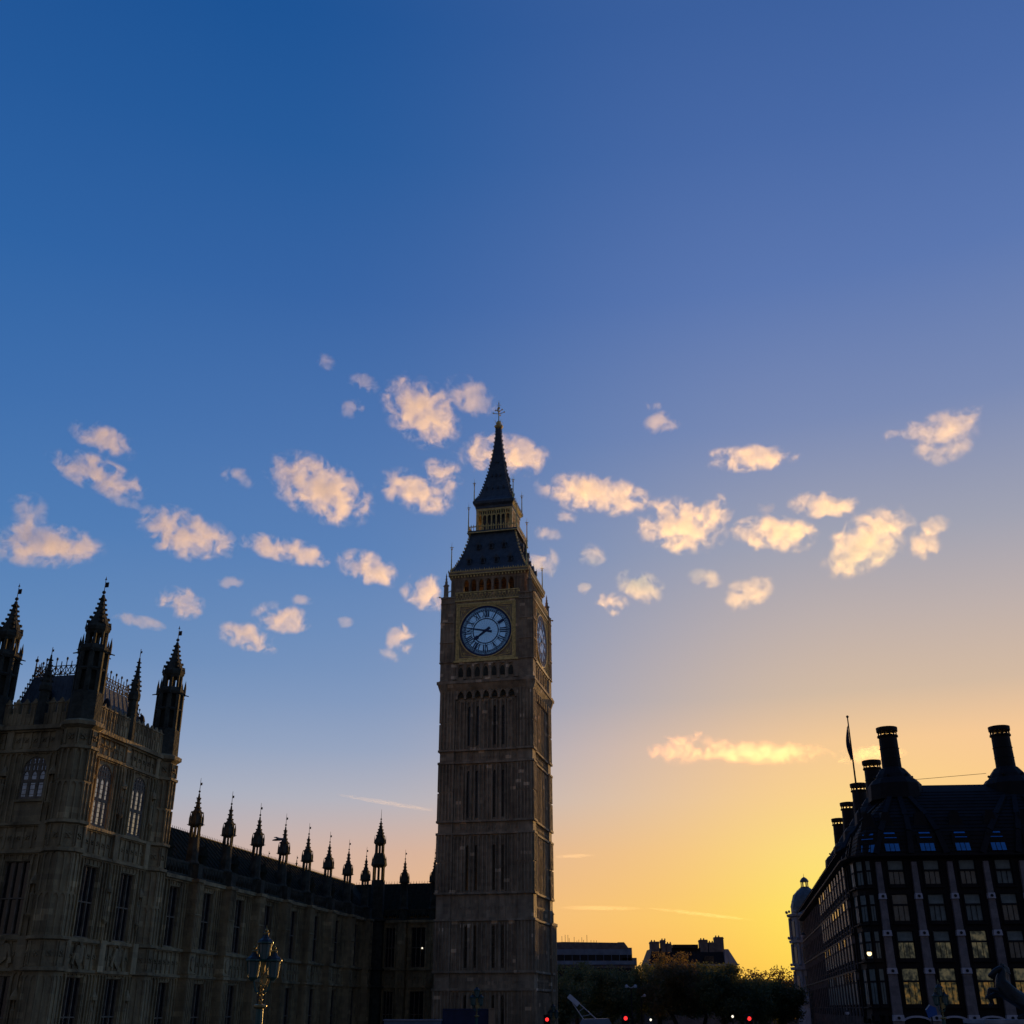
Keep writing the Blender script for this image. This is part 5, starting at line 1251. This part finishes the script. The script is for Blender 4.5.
# bracket lamps on the office block
def bracket(px, py, D, r, mat, lab):
    p = unproj(px, py, 1); k = D/p.y; c = Vector((p.x*k, D, EYE+(p.z-EYE)*k)); t = thing('wall_lamp', lab, 'lamp', tuple(c), 0)
    b = MB(); b.tube((0, 0, r*1.1), (.35, 1.4, r*2.0), .06, n=5); b.rings(0, 0, [(r*.6, r*1.25), (r*1.0, r*.9), (r*1.3, r*.3)], 10); b.obj('bracket', M['black'], t)
    g_ = MB(); g_.ball((0, 0, 0), r, 1.0, 10); g_.obj('globe', M[mat], t)
bracket(869.3, 953.5, 118.6, .23, 'lamp', 'glowing round lamp on the corner of the office block'); bracket(847.3, 1013, 119, .2, 'kstone', 'small pale unlit globe lamp low at the office corner')
bracket(803.3, 936, 196, .35, 'kstone', 'small pale floodlight high on the far side facade')

# ------------------------------------------------------------------ odds and ends at street level
def at(px, py, D):
    p = unproj(px, py, 1); k = D/p.y; return Vector((p.x*k, D, EYE+(p.z-EYE)*k))
a, b = at(443, 1009, 138), at(489, 1009, 138); t = thing('hoarding', 'dark navy site hoarding at the foot of the clock tower', 'hoarding', (a.x, 138, GZ), 0)
m_ = MB(); m_.box(0, b.x-a.x, 0, 2.2, 0, a.z-GZ); m_.obj('panel', M['navy'], t); m_ = MB()
for i in range(5): x = (b.x-a.x)*i/4; m_.box(x-.04, x+.04, -.05, .0, 0, a.z-GZ)
m_.box(0, b.x-a.x, -.06, .0, a.z-GZ-.12, a.z-GZ+.04); m_.obj('batten', M['navy'], t)
a, b = at(488.6, 1008.3, 137), at(494.6, 1008.3, 137); t = thing('board_post', 'upright tan board panel at the right end of the navy hoarding', 'board', ((a.x+b.x)/2, 137, GZ), 0)
m_ = MB(); w_ = (b.x-a.x)/2; m_.box(-w_, w_, 0, .35, 0, a.z-GZ-.1); m_.obj('panel', M['tan'], t); m_ = MB(); m_.box(-w_-.04, w_+.04, -.05, .4, a.z-GZ-.1, a.z-GZ); m_.obj('cap', M['tan'], t)
a, b = at(384, 1019.5, 136), at(441, 1020.2, 136); t = thing('site_cabin', 'low grey and blue site cabin left of the navy hoarding', 'cabin', (a.x, 136, GZ), 0)
m_ = MB(); m_.box(0, b.x-a.x, 0, 2.6, 0, a.z-GZ-.12); m_.obj('body', M['dglass'], t); m_ = MB(); m_.box(-.1, b.x-a.x+.1, -.1, 2.7, a.z-GZ-.12, a.z-GZ); m_.obj('roof', M['fstone'], t)
m_ = MB()
for i in range(4): m_.box(.6+i*1.6, 1.6+i*1.6, -.04, .0, 1.2, 2.3)
m_.obj('window', M['glass'], t)
# raised boom with a pale panel at its tip
p0, p1, q1, q2 = at(569.5, 994.5, 120), at(579.5, 1003.5, 120), at(599, 1021, 120), at(584, 1021, 120); r0 = at(572.5, 1003, 120)
t = thing('raised_boom', 'slanting twin rail boom with a pale panel at its upper end before the trees', 'lifting boom', (q1.x-.6, 120, GZ), 0); O = Vector((q1.x-.6, 120, GZ))
m_ = MB(); m_.tube(p0-O, q1-O+Vector((.3, 0, -.3)), .05, n=4); m_.tube(r0-O, q2-O+Vector((.3, 0, -.3)), .05, n=4); m_.tube(r0-O, p0-O, .04, n=4)
for f_ in (.25, .5, .75): m_.tube((p0-O).lerp(q1-O, f_), (r0-O).lerp(q2-O, f_), .025, n=4)
m_.obj('boom_rail', M['white'], t)
dd = (p1-p0).normalized(); nn_ = Vector((-dd.z, 0, dd.x)); m_ = MB(); c = [p0-O, p1-O, p1-O-nn_*.5*-1*(-1), p0-O-nn_*.5*-1*(-1)]
c = [p0-O+nn_*.08, p1-O+nn_*.08, p1-O-nn_*.38, p0-O-nn_*.38]; m_.add([tuple(v+Vector((0, -.1, 0))) for v in c]+[tuple(v+Vector((0, .35, 0))) for v in c], [(0, 1, 2, 3), (7, 6, 5, 4), (0, 4, 5, 1), (1, 5, 6, 2), (2, 6, 7, 3), (3, 7, 4, 0)]); m_.obj('end_panel', M['white'], t)
m_ = MB(); m_.box(-1.3, 1.9, -1, 1.2, .5, 2.6); m_.ext([(-1.5, 2.6), (-1.0, 3.5), (1.5, 3.55), (2.0, 2.6)], -1.05, 1.25)
m_.obj('base_body', M['dglass'], t)
m_ = MB()
for x in (-.8, 1.3):
    for y in (-1.1, 1.0): m_.tube((x, y, .45), (x, y+.3, .45), .45, n=12)
m_.obj('wheel', M['black'], t)
# blue board and pole beside the right hand lamp
c = at(931, 1012, 104); t = thing('blue_sign', 'small tilted blue board beside the lamp before the office block', 'sign', (c.x, 104, GZ), 0)
MB().tube((0, 0, 0), (0, 0, c.z-GZ+.2), .06, n=6).obj('post', M['black'], t); m_ = MB(T((0, -.1, c.z-GZ)) @ Matrix.Rotation(R(-18), 4, 'Y')); m_.ext([(-.45, -.35), (.4, -.35), (.5, .2), (.1, .55), (-.4, .3)], -.05, .03); m_.obj('board', M['bluep'], t)
m_ = MB(T((0, -.1, c.z-GZ)) @ Matrix.Rotation(R(-18), 4, 'Y')); m_.tube((-.42, -.06, .3), (.1, -.06, .57), .05, n=4); m_.obj('edge_trim', M['white'], t)

# ------------------------------------------------------------------ bronze rearing horses on their plinth
SD = 85.0; so = at(1010, 1019.5, SD)
t = thing('horse_statue', 'dark bronze statue of two rearing horses on a stone plinth at the right edge', 'statue', (so.x, SD, GZ), 0); SO = Vector((so.x, SD, GZ))
pl = MB(); h = so.z-GZ; pl.box(-2.3, 4.5, -1.6, 2.0, 0, h-.25); pl.box(-2.5, 4.7, -1.8, 2.2, h-.25, h); pl.box(-2.5, 4.7, -1.8, 2.2, 0, .5); pl.obj('plinth', M['fstone'], t)
def skin_obj(name, verts, edges, radii, mat, parent, loc=(0, 0, 0), sub=2):
    me = bpy.data.meshes.new(name); me.from_pydata([tuple(v) for v in verts], edges, []); o = bpy.data.objects.new(name, me); COL.objects.link(o)
    o.modifiers.new('skin', 'SKIN'); 
    for i, r in enumerate(radii):
        sv_ = me.skin_vertices[0].data[i]; sv_.radius = (r, r); sv_.use_root = (i == 0)
    sb = o.modifiers.new('sub', 'SUBSURF'); sb.levels = sub; sb.render_levels = sub
    me.materials.append(mat); o.parent = parent; o.location = loc; return o
J = {}
def j(n, px, py, dy, r): J[n] = (at(px, py, SD)-SO+Vector((0, dy, 0)), r)
def add_me(o):
    dg = bpy.context.evaluated_depsgraph_get()
    return o
j('hip', 1027, 1001, 0, .55); j('belly', 1013, 996, 0, .56); j('chest', 1001, 989, 0, .50); j('neck', 1000, 980, 0, .42); j('neck2', 1003, 972.5, 0, .32); j('poll', 1001.5, 967, 0, .22); j('face', 995, 971, 0, .2); j('muz', 988.5, 977, 0, .13)
j('fa', 997, 991, -.25, .2); j('fk', 987.5, 989, -.28, .13); j('ff', 986.5, 996, -.28, .09); j('fh', 984, 998.5, -.28, .10)
j('ga', 999, 993, .25, .2); j('gk', 990, 997, .28, .13); j('gf', 993, 1003, .28, .09); j('gh', 990.5, 1006, .28, .10)
j('ha', 1022, 1007, -.25, .3); j('hk', 1026, 1013, -.26, .16); j('hf', 1019, 1016, -.26, .11); j('hh', 1016, 1019, -.26, .12)
j('ia', 1025, 1008, .25, .3); j('ik', 1032, 1013, .26, .16); j('if', 1027, 1016, .26, .11); j('ih', 1024, 1019, .26, .12)
j('t1', 1034, 999, 0, .14); j('t2', 1040, 1006, 0, .12); j('t3', 1040, 1013, 0, .05)
names = list(J); idx = {n: i for i, n in enumerate(names)}
E_ = [('hip','belly'),('belly','chest'),('chest','neck'),('neck','neck2'),('neck2','poll'),('poll','face'),('face','muz'),('chest','fa'),('fa','fk'),('fk','ff'),('ff','fh'),('chest','ga'),('ga','gk'),('gk','gf'),('gf','gh'),('hip','ha'),('ha','hk'),('hk','hf'),('hf','hh'),('hip','ia'),('ia','ik'),('ik','if'),('if','ih'),('hip','t1'),('t1','t2'),('t2','t3')]
for dy, dx, dz in ((0, 0, 0), (1.5, .75, -.05)):
    ho = skin_obj('horse', [J[n][0] for n in names], [(idx[a], idx[b]) for a, b in E_], [J[n][1] for n in names], M['statue'], t, (dx, dy, dz))
    mn = MB(); a_, b_ = J['poll'][0], J['neck'][0]
    for i in range(9):
        f_ = i/8; p = a_.lerp(J['neck2'][0], f_*2) if f_ < .5 else J['neck2'][0].lerp(b_, f_*2-1); mn.tube(p+Vector((.12, 0, .12)), p+Vector((.42, .1, -.02)), .1, .03, 5)
    for s_ in (-.1, .1): mn.tube(a_+Vector((0, s_, .12)), a_+Vector((.06, s_, .3)), .06, .01, 5)
    mn.obj('mane', M['statue'], ho)
# ------------------------------------------------------------------ gull crossing in front of the pinnacles
c = at(279, 839.5, 112); t = tag(MB().mesh('x', M['black']) and bpy.data.objects.new('bird', None), 'small gull gliding past the fourth wing pinnacle', 'bird'); COL.objects.link(t); t.location = c
bd = skin_obj('body', [(0, 0, 0), (.28, 0, .03), (.42, 0, .05), (-.3, 0, -.03), (-.5, 0, -.06), (-.1, .3, .1), (-.25, .75, .02), (-.1, -.3, .1), (-.25, -.7, .06)], [(0, 1), (1, 2), (0, 3), (3, 4), (0, 5), (5, 6), (0, 7), (7, 8)], [.11, .09, .05, .08, .03, .06, .02, .06, .02], M['stonebird'], t, sub=1); bd.scale = (1.35, 1.35, 1.35)
# ------------------------------------------------------------------ aircraft trails
m_ = cloud_material('vapour_trail', 0.0035, 0.02, -0.6, 1.2, distort=.1); m_.cycles.volume_step_rate = .3
tm_ = bpy.data.meshes.new('contrail'); bb = bmesh.new(); bmesh.ops.create_icosphere(bb, subdivisions=3, radius=1); bb.to_mesh(tm_); bb.free(); tm_.materials.append(m_); cmesh['t'] = tm_
for (px, py, w_, h_, tl, lab) in ((388, 803, 120, 5, 8, 'thin vapour trail meeting the left side of the tower shaft'), (600, 908, 90, 5, 1, 'faint level vapour trail low right of the tower'), (574, 856, 44, 4, -2, 'short faint vapour trail beside the tower shaft'), (700, 914, 110, 4, 7, 'faint slanting vapour trail above the mansion block')):
    o = add_cloud(px, py, w_, h_, tl, 't', lab, 6500, 1.0, depth=6); o.name = 'vapour_trail'; o['category'] = 'vapour trail'; o['group'] = 'thin vapour trails'
